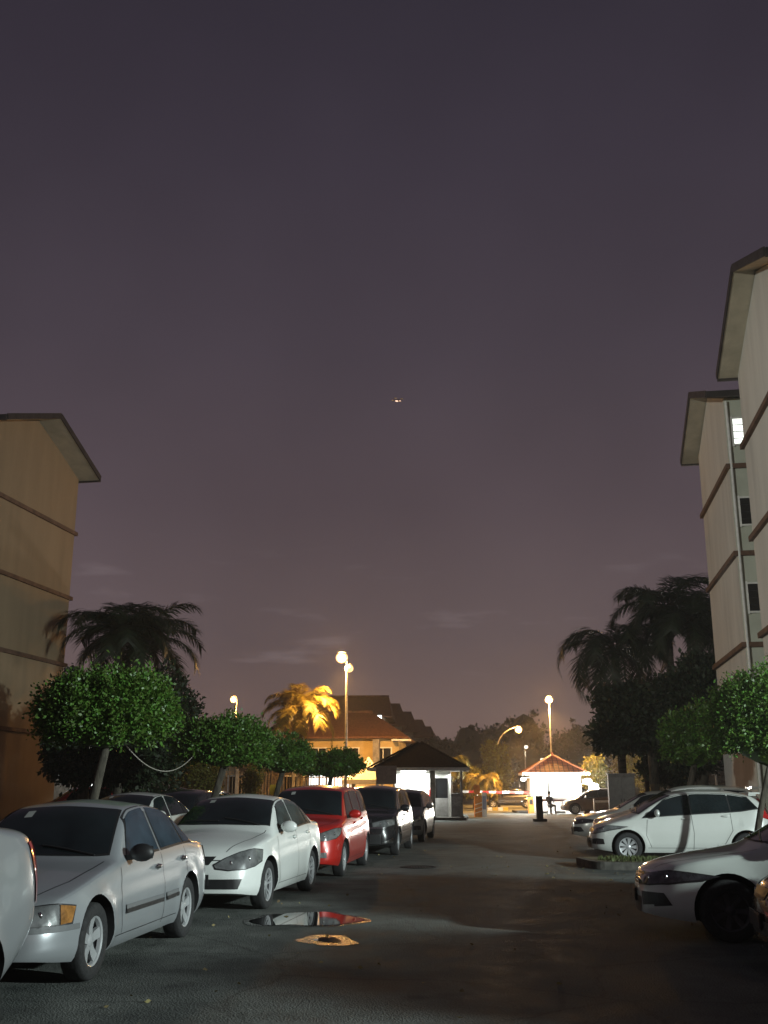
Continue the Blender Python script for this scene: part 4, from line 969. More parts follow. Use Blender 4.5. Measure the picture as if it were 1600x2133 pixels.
def make_rim(mb, style, r, M_ALLOY=M_ALLOY):
    # local: axle along y, outer face towards -y
    T = Matrix.Rotation(R(90), 4, 'X')          # local z -> -y
    lip = [(r * .86, .045), (r * .90, .075), (r * .985, .085), (r, .070), (r * .97, .02), (r * .88, -.06)]
    mb.lathe(lip, M_ALLOY, 36, T)
    mb.lathe([(.001, -.02), (r * .88, -.02), (r * .88, .045)], M_ALLOYD, 28, T)
    mb.lathe([(.001, .066), (.035, .064), (.055, .052), (.062, .0)], M_ALLOY, 16, T)
    def spoke(a, w0, w1, z=.055, off=0):
        c, s = math.cos(a), math.sin(a); q = Vector((c, 0, s)); t = Vector((-s, 0, c))
        pts = []
        for rr, w, zz in ((.04, w0, z), (r * .5, (w0 + w1) / 2, z - .004), (r * .90, w1, z + .012)):
            o_ = t * off * (rr / r)
            for sg in (-1, 1): pts.append(q * rr + t * sg * w + o_ + Vector((0, -zz, 0)))
        back = [p + Vector((0, .035, 0)) for p in pts]
        mb.add(pts + back, [(0, 1, 3, 2), (2, 3, 5, 4), (0, 2, 8, 6), (2, 4, 10, 8), (1, 7, 9, 3), (3, 9, 11, 5), (4, 5, 11, 10)], M_ALLOY)
    if style == 'five':
        for k in range(5): spoke(k * 2 * math.pi / 5 + .3, .036, .046)
    elif style == 'twin':
        for k in range(5):
            for o_ in (-1, 1): spoke(k * 2 * math.pi / 5 + .31 + o_ * .085, .014, .014, off=o_ * .03)
    elif style == 'petal':
        for k in range(9): spoke(k * 2 * math.pi / 9, .012, .042)
    else:
        for k in range(7): spoke(k * 2 * math.pi / 7, .022, .03)
def make_car(name, sp, loc, rz, label, cat='car', group='parked cars'):
    """local: origin on the ground midway between the axles, nose towards -x"""
    root = empty(name, loc, rz, label=label, cat=cat, group=group)
    L, Wd = sp['L'], sp['W']; fa, ra = sp['axles']; x0 = -(fa + ra) / 2
    zc = pchip(sp['top']); bl = pchip(sp['belt']); lo = pchip(sp.get('low', [(0, .26), (.25, .22), (.6, .19), (L - .6, .20), (L - .2, .27), (L, .33)]))
    kT = sp.get('tumble', .42); a_ = sp.get('nose', .75); b_ = sp.get('tailr', .6)
    def pf(x):
        f = 1.0
        if x < a_: u = 1 - x / a_; f = min(f, .58 + .42 * (1 - u ** 2.5) ** (1 / 2.5))
        if x > L - b_: u = 1 - (L - x) / b_; f = min(f, .66 + .34 * (1 - u ** 2.6) ** (1 / 2.6))
        return f
    bow = sp.get('bow', .13)
    K1, K2 = 16, 18
    def section(x):
        w = Wd * pf(x); zt = zc(x); zl = lo(x); zb = min(bl(x), zt - .055); zb = max(zb, zl + .1)
        pts = [(0.0, zl), (w * .5, zl)]
        for i in range(K1 + 1):
            t = i / K1; z = zl + (zb - zl) * t
            fl = .925 + .075 * min(1, (t / .22)) ** .6 if t < .22 else 1.0
            up = 1 - .075 * max(0, (t - .45) / .55) ** 2
            cre = -.010 * math.exp(-((t - .72) / .05) ** 2) * (1 if .9 < x < L - .7 else 0)
            y = w * fl * up + cre
            for ax in (fa, ra):
                dd = math.hypot(x - ax, z - .31); y += .014 * math.exp(-((dd - .36) / .07) ** 2) * (w / Wd > .9)
            pts.append((y, z))
        yb = pts[-1][0]; hh = zt - zb; crown = min(.05, hh * .6) if hh > .12 else hh * .55
        C = Vector((yb - kT * max(0, hh - .03) - .02, zt - crown)); P0 = Vector((yb, zb)); P2 = Vector((0, zt))
        rr = min(.07, hh * .5) / max(.07, (C - P0).length)
        A = C + (P0 - C) * min(.7, rr); B = C + (P2 - C) * min(.5, .16 / max(.2, C.x))
        k1 = K2 // 3; k2 = K2 // 3; k3 = K2 - k1 - k2
        for i in range(1, k1 + 1): p = P0.lerp(A, i / k1); pts.append((p.x, p.y))
        for i in range(1, k2 + 1): t = i / k2; p = (1 - t) ** 2 * A + 2 * t * (1 - t) * C + t * t * B; pts.append((p.x, p.y))
        for i in range(1, k3 + 1): t = i / k3; y = B.x * (1 - t); z = zt - (zt - B.y) * (y / B.x) ** 1.7 if B.x > 0 else zt; pts.append((y, z))
        return pts
    ends = lambda n, l, p: [l * (i / n) ** p for i in range(n)]
    xs = ends(9, .5, 1.8) + [.5 + (L - 1.0) * i / 66 for i in range(67)] + [L - v for v in reversed(ends(9, .5, 1.8))]
    vs = []; fs = []
    for x in xs:
        pt = section(x); ring = [(y, z) for y, z in pt] + [(-y, z) for y, z in reversed(pt[1:-1])]
        for y, z in ring:
            f = max(0, 1 - x / 1.6); g = max(0, 1 - (L - x) / 1.3)
            vs.append((x + bow * f * (y / Wd) ** 2 - .10 * g * (y / Wd) ** 2 + x0, y, z))
    M_ = len(ring)
    for i in range(len(xs) - 1):
        for k in range(M_): fs.append((i * M_ + k, i * M_ + (k + 1) % M_, (i + 1) * M_ + (k + 1) % M_, (i + 1) * M_ + k))
    for i0, bw in ((0, bow), ((len(xs) - 1) * M_, -.10)):       # end caps as bowed strips
        np_ = M_ // 2 + 1; NJ = 8; base = len(vs); xe = vs[i0][0]
        grid = []
        for k in range(np_):
            y_, z_ = vs[i0 + k][1], vs[i0 + k][2]; row = []
            for j in range(NJ + 1):
                if k in (0, np_ - 1): row.append(i0 + k); continue
                if j == 0: row.append(i0 + k); continue
                if j == NJ: row.append(i0 + M_ - k); continue
                yy = y_ * (1 - 2 * j / NJ); row.append(len(vs)); vs.append((xe + bw * (yy / Wd) ** 2, yy, z_))
            grid.append(row)
        for k in range(np_ - 1):
            for j in range(NJ):
                q = []
                for v_ in (grid[k][j], grid[k][j + 1], grid[k + 1][j + 1], grid[k + 1][j]):
                    if v_ not in q: q.append(v_)
                if len(q) > 2: fs.append(tuple(q))
    me = bpy.data.meshes.new('tmp'); me.from_pydata(vs, [], fs); bm = bmesh.new(); bm.from_mesh(me); bmesh.ops.recalc_face_normals(bm, faces=bm.faces)
    bvh = BVHTree.FromBMesh(bm); bm.to_mesh(me); bm.free()
    pm = sp['paint']; me.materials.append(pm); me.materials.append(M_WELL)
    body = bpy.data.objects.new('body', me); COL.objects.link(body)
    rw = sp.get('rw', .305)
    cm = MB()
    for ax in (fa, ra):
        for sg in (-1, 1):
            T = Matrix.Translation((ax + x0, sg * (Wd - .30) if sg > 0 else -(Wd - .30), rw + .01)) @ Matrix.Rotation(R(-90 * sg), 4, 'X')
            cm.lathe([(.0001, 0), (rw + .055, 0), (rw + .055, .6), (.0001, .6)], M_WELL, 36, T)
    cut = cm.build('cutter'); cut.data.materials.clear(); cut.data.materials.append(pm); cut.data.materials.append(M_WELL)
    cut.data.polygons.foreach_set('material_index', [1] * len(cut.data.polygons))
    bo = body.modifiers.new('b', 'BOOLEAN'); bo.operation = 'DIFFERENCE'; bo.object = cut; bo.solver = 'EXACT'
    dg = bpy.context.evaluated_depsgraph_get(); dg.update()
    me2 = bpy.data.meshes.new_from_object(body.evaluated_get(dg)); body.modifiers.clear(); body.data = me2
    bpy.data.objects.remove(cut)
    body.parent = root
    # helpers that lay a patch on the body surface
    def hit(view, a, b, off):
        if view == 'side': o_, d_ = Vector((a + x0, -3, b)), Vector((0, 1, 0))
        elif view == 'side+': o_, d_ = Vector((a + x0, 3, b)), Vector((0, -1, 0))
        elif view == 'front': o_, d_ = Vector((-6, a, b)), Vector((1, 0, 0))
        elif view == 'rear': o_, d_ = Vector((6, a, b)), Vector((-1, 0, 0))
        elif view == 'top': o_, d_ = Vector((a + x0, b, 4)), Vector((0, 0, -1))
        elif view in ('corner-', 'corner+', 'rcorner-', 'rcorner+'):
            s_ = -1 if view[-1] == '-' else 1; f_ = 1 if view[0] == 'c' else -1
            P_ = Vector(((x0 + .10) if f_ > 0 else (x0 + L - .10), s_ * (Wd - .10), b)) + Vector((.62 * f_, s_ * .785, 0)) * a
            d_ = Vector((.785 * f_, -s_ * .62, -.28)).normalized(); o_ = P_ - d_ * 2
        p, n_, i_, ds = bvh.ray_cast(o_, d_)
        if p is None: return None
        if n_.dot(d_) > 0: n_ = -n_
        return p + n_ * off
    def patch(mb, view, bot, top, m, off=.004, nu=24, nv=8, th=.012):
        fb = lambda P, u: P[0] if len(P) == 1 else None
        def lerpP(P, u):
            s_ = u * (len(P) - 1); i = min(int(s_), len(P) - 2); t = s_ - i
            return (P[i][0] * (1 - t) + P[i + 1][0] * t, P[i][1] * (1 - t) + P[i + 1][1] * t)
        g = []
        for i in range(nu + 1):
            row = []
            for j in range(nv + 1):
                b0, t0 = lerpP(bot, i / nu), lerpP(top, i / nu); v = j / nv
                row.append(hit(view, b0[0] * (1 - v) + t0[0] * v, b0[1] * (1 - v) + t0[1] * v, off))
            g.append(row)
        idx = {}; V_ = []; F_ = []
        for i in range(nu + 1):
            for j in range(nv + 1):
                if g[i][j] is not None: idx[i, j] = len(V_); V_.append(g[i][j])
        for i in range(nu):
            for j in range(nv):
                q = [(i, j), (i + 1, j), (i + 1, j + 1), (i, j + 1)]
                if all(c in idx for c in q):
                    pp = [V_[idx[c]] for c in q]
                    if max((pp[0] - pp[2]).length, (pp[1] - pp[3]).length) < .30: F_.append(tuple(idx[c] for c in q))
        if F_: mb.add(V_, F_, m)
    def strip(mb, view, pts, w, m, off=.0022, n=30):
        # thin line laid along the surface through pts (2D)
        res = []
        for i in range(n + 1):
            s_ = i / n * (len(pts) - 1); k = min(int(s_), len(pts) - 2); t = s_ - k
            a = (pts[k][0] * (1 - t) + pts[k + 1][0] * t, pts[k][1] * (1 - t) + pts[k + 1][1] * t)
            dx, dy = pts[k + 1][0] - pts[k][0], pts[k + 1][1] - pts[k][1]; l = math.hypot(dx, dy) or 1
            nx, ny = -dy / l * w / 2, dx / l * w / 2
            p = hit(view, a[0] + nx, a[1] + ny, off); q = hit(view, a[0] - nx, a[1] - ny, off); res.append((p, q))
        for i in range(n):
            v = [res[i][0], res[i + 1][0], res[i + 1][1], res[i][1]]
            if all(x is not None for x in v): mb.add(v, [(0, 1, 2, 3)], m)
    glass = sp.get('glass', M_GLASS)
    # windscreen and rear window, bent trapezoids seen from above
    def screen(nm, xa, xb, ya, yb, g=M_GLASS, seal=.02):
        mb = MB()
        for grow, off, m in ((seal, .003, M_BLACK), (0, .006, g)):
            sg = 1 if xb > xa else -1
            xa_, xb_ = xa - sg * grow, xb + sg * grow; A, B = ya + grow, yb + grow
            bot = []; top = []
            for k in range(13):
                v = -1 + 2 * k / 12
                c_ = .11 * v * v * sg
                bot.append((xa_ + c_, A * v)); top.append((xb_ + c_ * .5, B * v))
            patch(mb, 'top', bot, top, m, off, 24, 14)
        return mb.build(nm, root, smooth=40, fixn=False)
    xa, xb, ya, yb = sp['screen']; ws = screen('windscreen', xa, xb, ya, yb)
    if sp.get('wipers', 1):
        w = MB()
        for y0_, y1_ in ((-.55, -.02), (.05, .58)):
            pts_ = [hit('top', xa + .05 + (xb - xa) * .10 * t, y0_ + (y1_ - y0_) * t, .018) for t in (0, .25, .5, .75, 1)]
            w.tube(pts_, .009, M_BLACK, 5)
        w.build('wipers', ws)
        w = MB(); patch(w, 'top', [(xb - .16, .28), (xb - .16, .36)], [(xb - .06, .28), (xb - .06, .36)], mat('pale sticker', (.35, .36, .34), .6), .009, 3, 3); w.build('sticker', ws)
        w = MB(); q_ = hit('top', xb - .05, 0, -.03)
        w.box(q_ + Vector((0, 0, -.01)), (.03, .22, .05), M_BLACK); w.build('inner_mirror', ws)
    xa, xb, ya, yb = sp['rear']; screen('rear_window', xa, xb, ya, yb)
    # side glass, seams, handles on both sides
    seams = MB()
    for side in ('side', 'side+'):
        sg = -1 if side == 'side' else 1
        for (pa, pb) in sp['side']:                      # (slanted left edge (bottom x, top x)), (right edge)
            mb = MB()
            for grow, off, m in ((.022, .003, sp.get('seal', M_BLACK)), (0, .006, glass)):
                bot = []; top = []
                for k in range(25):
                    u = k / 24; xb_ = pa[0] - grow + (pb[0] - pa[0] + 2 * grow) * u; xt_ = pa[1] - grow + (pb[1] - pa[1] + 2 * grow) * u
                    zb_ = bl(xb_) + .03 - grow; zt_ = min(zc(xt_) - sp.get('rail', .10), sp.get('gmax', 9)) + grow
                    if zt_ < zb_ + .004: zt_ = zb_ + .004
                    bot.append((xb_, zb_)); top.append((xt_, zt_))
                patch(mb, side, bot, top, m, off, 24, 8)
            mb.build('side_window', root, smooth=40, fixn=False)
        for pts in sp['seams']: strip(seams, side, pts, .009, M_BLACK)
        for hx, hz in sp['handles']:
            mb = MB(); p = hit(side, hx, hz, .012)
            if p:
                mb.sphere(p, .1, sp.get('handle_mat', pm), 6, (1, .22, .24)); q = hit(side, hx, hz, .002); mb.sphere(q, .06, M_BLACK, 6, (1.15, .12, .5))
                mb.build('door_handle', root, smooth=60)
        if 'moulding' in sp:
            for a, b in sp['moulding']:
                mb = MB(); strip(mb, side, [(a[0], a[1]), (b[0], b[1])], .075, M_GREYM, .014); strip(mb, side, [(a[0], a[1] - .02), (b[0], b[1] - .02)], .04, M_BLACK, .020)
                mb.build('side_moulding', root, fixn=False)
        # mirror
        mx, mz = sp['mirror']; p = hit(side, mx, mz, 0)
        if p:
            mb = MB(); c_ = p + Vector((-.01, sg * .15, .05)); mb.sphere(c_, .12, sp.get('mirror_mat', pm), 8, (.55, 1.0, .68))
            mb.bar(p - Vector((0, sg * .01, -.0)), c_ - Vector((0, sg * .03, .03)), .05, .05, M_BLACK)
            mb.box((c_.x + .052, c_.y, c_.z), (.03, .17, .11), M_GLASS); mb.build('mirror', root, smooth=60)
        # sills
        strip(seams, side, [(fa + .42, lo(fa + .42) + .10), (ra - .42, lo(ra - .42) + .10)], .008, M_BLACK, .002)
    # bonnet and boot shut lines
    for pts in sp.get('topseams', []):
        strip(seams, 'top', pts, .010, M_BLACK); strip(seams, 'top', [(x_, -y_) for x_, y_ in pts], .010, M_BLACK)
    for pts in sp.get('frontseams', []): strip(seams, 'front', pts, .012, M_BLACK)
    for pts in sp.get('rearseams', []): strip(seams, 'rear', pts, .012, M_BLACK)
    so = seams.build('tmp_lines', None, fixn=False)
    bm = bmesh.new(); bm.from_mesh(body.data); nf = len(bm.faces); bm.from_mesh(so.data); bm.faces.ensure_lookup_table()
    for f_ in bm.faces[nf:]: f_.material_index = 2
    body.data.materials.append(M_BLACK); bm.to_mesh(body.data); bm.free(); bpy.data.objects.remove(so)
    # lights: lists of (view, bottom pts, top pts, material) for one side, mirrored to the other
    def mir(view, pts): return [(-a, b) for a, b in pts] if view in ('front', 'rear') else ([(a, -b) for a, b in pts] if view == 'top' else pts)
    for key, nm in (('head', 'headlight'), ('tail', 'tail_light'), ('fog', 'fog_light')):
        for sg in (-1, 1):
            mb = MB()
            for view, bot, top, m in sp.get(key, []):
                vw = view if view != 'side' or sg < 0 else 'side+'
                if view in ('corner', 'rcorner'): vw = view + ('-' if sg < 0 else '+')
                b2, t2 = (bot, top) if sg < 0 else (mir(view, bot), mir(view, top))
                if view in ('corner', 'rcorner'):
                    g_ = .014; b3 = [(a - g_ if i == 0 else (a + g_ if i == len(b2) - 1 else a), z - g_) for i, (a, z) in enumerate(b2)]; t3 = [(a - g_ if i == 0 else (a + g_ if i == len(t2) - 1 else a), z + g_) for i, (a, z) in enumerate(t2)]
                    patch(mb, vw, b3, t3, M_BLACK, .005, 40, 16)
                patch(mb, vw, b2, t2, m, .011, 40, 16)
                if key == 'head' and view == 'corner':
                    for fx in (.30, .62):
                        j = fx * (len(b2) - 1); i = int(j); t_ = j - i
                        aa = b2[i][0] * (1 - t_) + b2[i + 1][0] * t_; zz = (b2[i][1] + t2[i][1]) / 2 * (1 - t_) + (b2[i + 1][1] + t2[i + 1][1]) / 2 * t_
                        q = hit(vw, aa, zz, .006)
                        if q and m is not M_AMBER: mb.sphere(q, .036, M_CHROME, 6, (.35, .5, .9))
                if key == 'head' and view == 'front':
                    for fx in (.3, .72):
                        c0 = [(b2[0][0] * (1 - fx) + b2[-1][0] * fx), (b2[0][1] + t2[0][1] + b2[-1][1] + t2[-1][1]) / 4]
                        q = hit('front', c0[0], c0[1], .004)
                        if q: mb.sphere(q, .045, M_CHROME, 6, (.35, 1, 1))
            if mb.v: mb.build(nm, root, smooth=50, fixn=False)
    # grilles and bumper openings, plates, bright strips
    for nm, view, bot, top, m in sp.get('extra', []):
        mb = MB(); patch(mb, view, bot, top, m, .007, 60, 14); 
        if nm == 'grille':
            z0_ = min(b for _, b in bot); z1_ = max(b for _, b in top); ya_ = bot[0][0]; yb_ = bot[-1][0]
            for k in range(1, 4): strip(mb, view, [(ya_ * .94, z0_ + (z1_ - z0_) * k / 4), (yb_ * .94, z0_ + (z1_ - z0_) * k / 4)], .012, sp.get('slat', M_CHROME), .010, 16)
        if mb.v: mb.build(nm, root, smooth=50, fixn=False)
    for view, z_ in (('front', sp.get('plate_f', .42)), ('rear', sp.get('plate_r', .75))):
        p = hit(view, 0, z_, .015)
        if p: mb = MB(); mb.box(p, (.015, .50, .115), M_PLATE); mb.box(p + Vector((.004, 0, 0)), (.012, .52, .135), M_BLACK); mb.build('number_plate', root)
    if sp.get('spoiler'):
        xs_, z_, w_ = sp['spoiler']; mb = MB()
        mb.box((xs_ + x0, 0, z_), (.24, w_ * 2, .035), pm); mb.box((xs_ + x0 - .04, 0, z_ - .03), (.16, w_ * 1.9, .05), pm); mb.build('spoiler', root, smooth=40)
    if sp.get('visor'):
        mb = MB()
        for side in ('side', 'side+'):
            strip(mb, side, sp['visor'], .05, M_BLACK, .012)
        mb.build('window_visor', root, fixn=False)
    for ax in (fa, ra):
        for sg in (-1, 1):
            t = MB(); tw = .095; rr = sp.get('rimr', .195)
            T = Matrix.Rotation(R(90), 4, 'X')
            t.lathe([(rr * .97, -tw), (rr * 1.06, -tw), (rw * .93, -tw * .98), (rw * .985, -tw * .8), (rw, -tw * .4), (rw, tw * .4), (rw * .985, tw * .8), (rw * .93, tw * .98), (rr * 1.08, tw), (rr * .98, tw * .9), (rr * .96, 0)], M_RUBBER, 40, T, close=True)
            wo = t.build('wheel', root, smooth=50)
            wo.location = (ax + x0, sg * (Wd - .115), rw); 
            if sg > 0: wo.rotation_euler = (0, 0, math.pi)
            rm = MB(); make_rim(rm, sp.get('rim', 'seven'), rr, sp.get('rim_mat', M_ALLOY)); ro_ = rm.build('rim', wo, smooth=35)
    bme = body.data; bme.polygons.foreach_set('use_smooth', [True] * len(bme.polygons)); bme.set_sharp_from_angle(angle=R(38))
    return root
M_GREYM = mat('grey rubber moulding', (.12, .125, .13), .6)
SILVER = paint('silver paint', (.38, .40, .42), .45, .30); SILVERD = paint('dull silver paint', (.60, .64, .60), .1, .42)
WHITE = paint('white car paint', (.62, .64, .62), 0, .3); PEARL = paint('pearl white paint', (.58, .60, .57), .1, .3)
RED = paint('red car paint', (.42, .018, .012), .1, .3); BLACKP = paint('black car paint', (.012, .012, .013), 0, .25); GREYD = paint('dark grey paint', (.24, .26, .25), .2, .38)
BROWN = paint('dark bronze paint', (.10, .065, .05), .4, .35)
def front_std(W_, z0, z1, y_in, y_out, dz=.0):
    return ('front', [(-y_in, z0), (-(y_in + y_out) / 2, z0 - .005), (-y_out, z0 + .03 + dz)], [(-y_in, z1 - .03), (-(y_in + y_out) / 2, z1), (-y_out, z1 + dz)], M_LAMPG)
sedan_a = dict(L=4.5, W=.86, axles=(.86, 3.47), paint=SILVER, glass=M_GLASSW, rim='five', rimr=.205, rw=.31, tumble=.40,
    top=[(0, .50), (.04, .62), (.16, .70), (.45, .78), (.9, .865), (1.25, .925), (1.38, .96), (1.75, 1.21), (2.0, 1.365), (2.2, 1.425), (2.6, 1.45), (3.0, 1.42), (3.3, 1.33), (3.6, 1.17), (3.9, 1.035), (4.1, 1.0), (4.35, .975), (4.45, .90), (4.5, .6)],
    belt=[(0, .5), (.3, .70), (1.0, .83), (1.6, .905), (2.6, .935), (3.5, .965), (4.2, .93), (4.5, .8)],
    screen=(1.40, 2.04, .66, .52), rear=(3.86, 3.16, .60, .50), side=[((1.66, 1.98), (2.56, 2.50)), ((2.64, 2.58), (3.34, 3.20)), ((3.39, 3.25), (3.66, 3.46))], rail=.085,
    seams=[[(1.45, .30), (1.40, .55), (1.46, .86)], [(2.60, .26), (2.62, .60), (2.60, .93)], [(3.10, .36), (3.34, .62), (3.42, .80), (3.36, .95)]],
    handles=[(2.45, .80), (3.28, .83)], handle_mat=M_CHROME, moulding=[((1.50, .50), (2.55, .50)), ((2.66, .50), (3.05, .51))], mirror=(1.66, .93), mirror_mat=M_BLACK,
    topseams=[[(.22, .50), (.7, .64), (1.36, .68)]], frontseams=[[(-.62, .575), (.62, .575)]],
    head=[('corner', [(-.38, .55), (-.1, .53), (.10, .545)], [(-.38, .655), (-.1, .69), (.10, .70)], M_LAMPG), ('corner', [(.115, .545), (.22, .57)], [(.115, .70), (.26, .70)], M_AMBER)],
    tail=[('rear', [(-.45, .74), (-.72, .74)], [(-.45, .90), (-.72, .90)], M_TAIL), ('side', [(4.22, .76), (4.42, .76)], [(4.20, .91), (4.42, .90)], M_TAIL)],
    extra=[('grille', 'front', [(-.32, .56), (.32, .56)], [(-.34, .655), (.34, .655)], M_MESH), ('bumper_opening', 'front', [(-.5, .27), (.5, .27)], [(-.55, .38), (.55, .38)], M_MESH),
           ('bumper_strip', 'front', [(-.80, .455), (.80, .455)], [(-.80, .50), (.80, .50)], M_GREYM), ('bumper_strip', 'side', [(.12, .455), (.50, .455)], [(.12, .50), (.50, .50)], M_GREYM)], plate_f=.45)
sedan_b = dict(L=4.28, W=.85, axles=(.83, 3.33), paint=WHITE, glass=mat('grey cabin glass', (.05, .06, .06), .1, spec=.8, nscale=3, namp=.3), rim='twin', rimr=.215, rw=.31, tumble=.40, nose=.85,  # opaque glass too, the dark cabin is in its colour
    top=[(0, .50), (.05, .68), (.18, .79), (.45, .88), (.85, .965), (1.08, 1.015), (1.2, 1.06), (1.55, 1.27), (1.85, 1.405), (2.05, 1.45), (2.4, 1.475), (2.8, 1.445), (3.1, 1.36), (3.4, 1.225), (3.65, 1.11), (3.85, 1.08), (4.1, 1.06), (4.23, .96), (4.28, .6)],
    belt=[(0, .5), (.3, .78), (.9, .88), (1.5, .935), (2.4, .975), (3.3, 1.01), (4.0, 1.0), (4.28, .9)],
    screen=(1.22, 1.90, .67, .53), rear=(3.62, 3.0, .60, .50), side=[((1.48, 1.84), (2.32, 2.27)), ((2.40, 2.35), (3.10, 2.98)), ((3.15, 3.03), (3.38, 3.20))], rail=.085,
    seams=[[(1.35, .30), (1.28, .60), (1.34, .90)], [(2.36, .26), (2.38, .60), (2.36, .97)], [(2.92, .38), (3.10, .62), (3.20, .85), (3.14, 1.0)]],
    handles=[(2.22, .86), (3.03, .90)], mirror=(1.52, .98), topseams=[[(.20, .42), (.7, .60), (1.18, .67)]], frontseams=[[(-.55, .655), (.55, .655)]],
    head=[('corner', [(-.36, .62), (-.22, .575), (-.02, .575), (.16, .63), (.30, .72)], [(-.38, .66), (-.24, .73), (-.04, .80), (.16, .845), (.34, .86)], M_LAMPG)],
    tail=[('rear', [(-.45, .78), (-.72, .78)], [(-.45, .98), (-.72, .98)], M_TAIL)],
    extra=[('grille', 'front', [(-.24, .60), (.24, .60)], [(-.32, .70), (.32, .70)], M_MESH), ('bumper_opening', 'front', [(-.62, .31), (.62, .31)], [(-.66, .43), (.66, .43)], M_MESH)], slat=M_BLACK)
mpv = dict(L=4.22, W=.85, axles=(.80, 3.55), paint=RED, rim='petal', rimr=.215, rw=.31, tumble=.26, nose=.7, tailr=.4,
    top=[(0, .55), (.05, .78), (.16, .90), (.45, .97), (.80, 1.03), (1.0, 1.10), (1.35, 1.34), (1.65, 1.51), (1.9, 1.58), (2.5, 1.62), (3.4, 1.60), (3.85, 1.53), (4.0, 1.40), (4.12, 1.12), (4.18, .95), (4.22, .6)],
    belt=[(0, .5), (.3, .85), (.9, .95), (1.6, .98), (2.6, 1.02), (3.6, 1.08), (4.1, 1.0), (4.22, .8)],
    screen=(.98, 1.68, .70, .58), rear=(4.10, 3.92, .62, .56), side=[((1.34, 1.66), (2.14, 2.12)), ((2.22, 2.20), (3.02, 3.02)), ((3.10, 3.10), (3.84, 3.66))], rail=.11,
    seams=[[(1.25, .30), (1.18, .60), (1.24, .94)], [(2.18, .26), (2.20, .60), (2.18, 1.0)], [(2.98, .40), (3.12, .70), (3.06, 1.04)]],
    handles=[(2.04, .90), (2.95, .95)], mirror=(1.42, 1.03), topseams=[[(.18, .40), (.5, .62), (.92, .70)]],
    head=[('corner', [(-.36, .70), (-.1, .68), (.12, .73), (.26, .83)], [(-.38, .755), (-.12, .83), (.12, .90), (.34, .945)], M_LAMPG)],
    tail=[('rear', [(-.55, .80), (-.74, .80)], [(-.55, 1.3), (-.70, 1.3)], M_TAIL), ('side', [(4.0, .85), (4.14, .85)], [(3.96, 1.25), (4.05, 1.25)], M_TAIL)],
    fog=[('front', [(-.50, .36), (-.62, .36)], [(-.50, .45), (-.62, .45)], M_LAMPG)],
    extra=[('grille', 'front', [(-.36, .68), (.36, .68)], [(-.38, .78), (.38, .78)], M_MESH), ('bumper_opening', 'front', [(-.44, .30), (.44, .30)], [(-.48, .46), (.48, .46)], M_MESH)], spoiler=(4.0, 1.55, .5))
hatch = dict(L=3.98, W=.85, axles=(.80, 3.33), paint=PEARL, glass=M_GLASS, rim='petal', rimr=.205, rw=.305, tumble=.36, nose=.75, tailr=.5,
    top=[(0, .48), (.05, .66), (.16, .76), (.45, .86), (.80, .965), (1.0, 1.04), (1.4, 1.27), (1.75, 1.43), (2.0, 1.49), (2.4, 1.525), (2.9, 1.515), (3.35, 1.455), (3.6, 1.40), (3.75, 1.28), (3.88, 1.05), (3.94, .92), (3.98, .6)],
    belt=[(0, .5), (.3, .74), (.9, .87), (1.5, .93), (2.4, .99), (3.2, 1.04), (3.7, 1.10), (3.98, .9)],
    screen=(.98, 1.72, .68, .55), rear=(3.86, 3.64, .58, .52), side=[((1.14, 1.64), (2.18, 2.16)), ((2.21, 2.19), (3.02, 2.98)), ((3.05, 3.01), (3.62, 3.40))], rail=.10,
    seams=[[(1.30, .30), (1.20, .55), (1.24, .88)], [(2.19, .26), (2.22, .60), (2.19, .98)], [(2.86, .38), (3.04, .66), (3.02, 1.02)]],
    handles=[(2.06, .90), (2.92, .96)], mirror=(1.46, .97), mirror_mat=PEARL, topseams=[[(.18, .42), (.6, .60), (.95, .67)]],
    head=[('corner', [(-.38, .63), (-.1, .61), (.12, .67), (.38, .80)], [(-.38, .69), (-.1, .745), (.12, .80), (.50, .865)], M_LAMPG)],
    tail=[('rear', [(-.55, .84), (-.74, .84)], [(-.52, 1.14), (-.68, 1.14)], M_TAIL), ('side', [(3.70, .93), (3.90, .86)], [(3.66, 1.14), (3.80, 1.14)], M_TAIL)],
    fog=[('front', [(-.52, .36), (-.66, .36)], [(-.52, .46), (-.68, .48)], M_MESH), ('side', [(.14, .36), (.30, .36)], [(.14, .48), (.28, .47)], M_MESH)],
    extra=[('grille', 'front', [(-.34, .60), (.34, .60)], [(-.36, .69), (.36, .69)], M_MESH), ('bumper_opening', 'front', [(-.44, .28), (.44, .28)], [(-.46, .42), (.46, .42)], M_MESH)], spoiler=(3.62, 1.445, .52))
def variant(base, **k): d = dict(base); d.update(k); return d
mpv_black = variant(mpv, paint=BLACKP, rim='seven', rimr=.2,
    head=[('corner', [(-.38, .73), (-.1, .70), (.18, .76)], [(-.38, .82), (-.1, .86), (.22, .88)], M_LAMPG)], fog=[('front', [(-.52, .30), (-.76, .30)], [(-.60, .34), (-.76, .42)], M_CHROME)],
    extra=[('grille', 'front', [(-.28, .76), (.28, .76)], [(-.28, .84), (.28, .84)], M_MESH), ('chrome_strip', 'front', [(-.62, .635), (.62, .635)], [(-.62, .65), (.62, .65)], M_CHROME), ('bumper_opening', 'front', [(-.5, .28), (.5, .28)], [(-.5, .5), (.5, .5)], M_MESH),
           ('side_trim', 'side', [(.9, .48), (3.2, .50)], [(.9, .52), (3.2, .54)], M_CHROME)])
hatch_grey = variant(hatch, paint=GREYD, rim='seven')
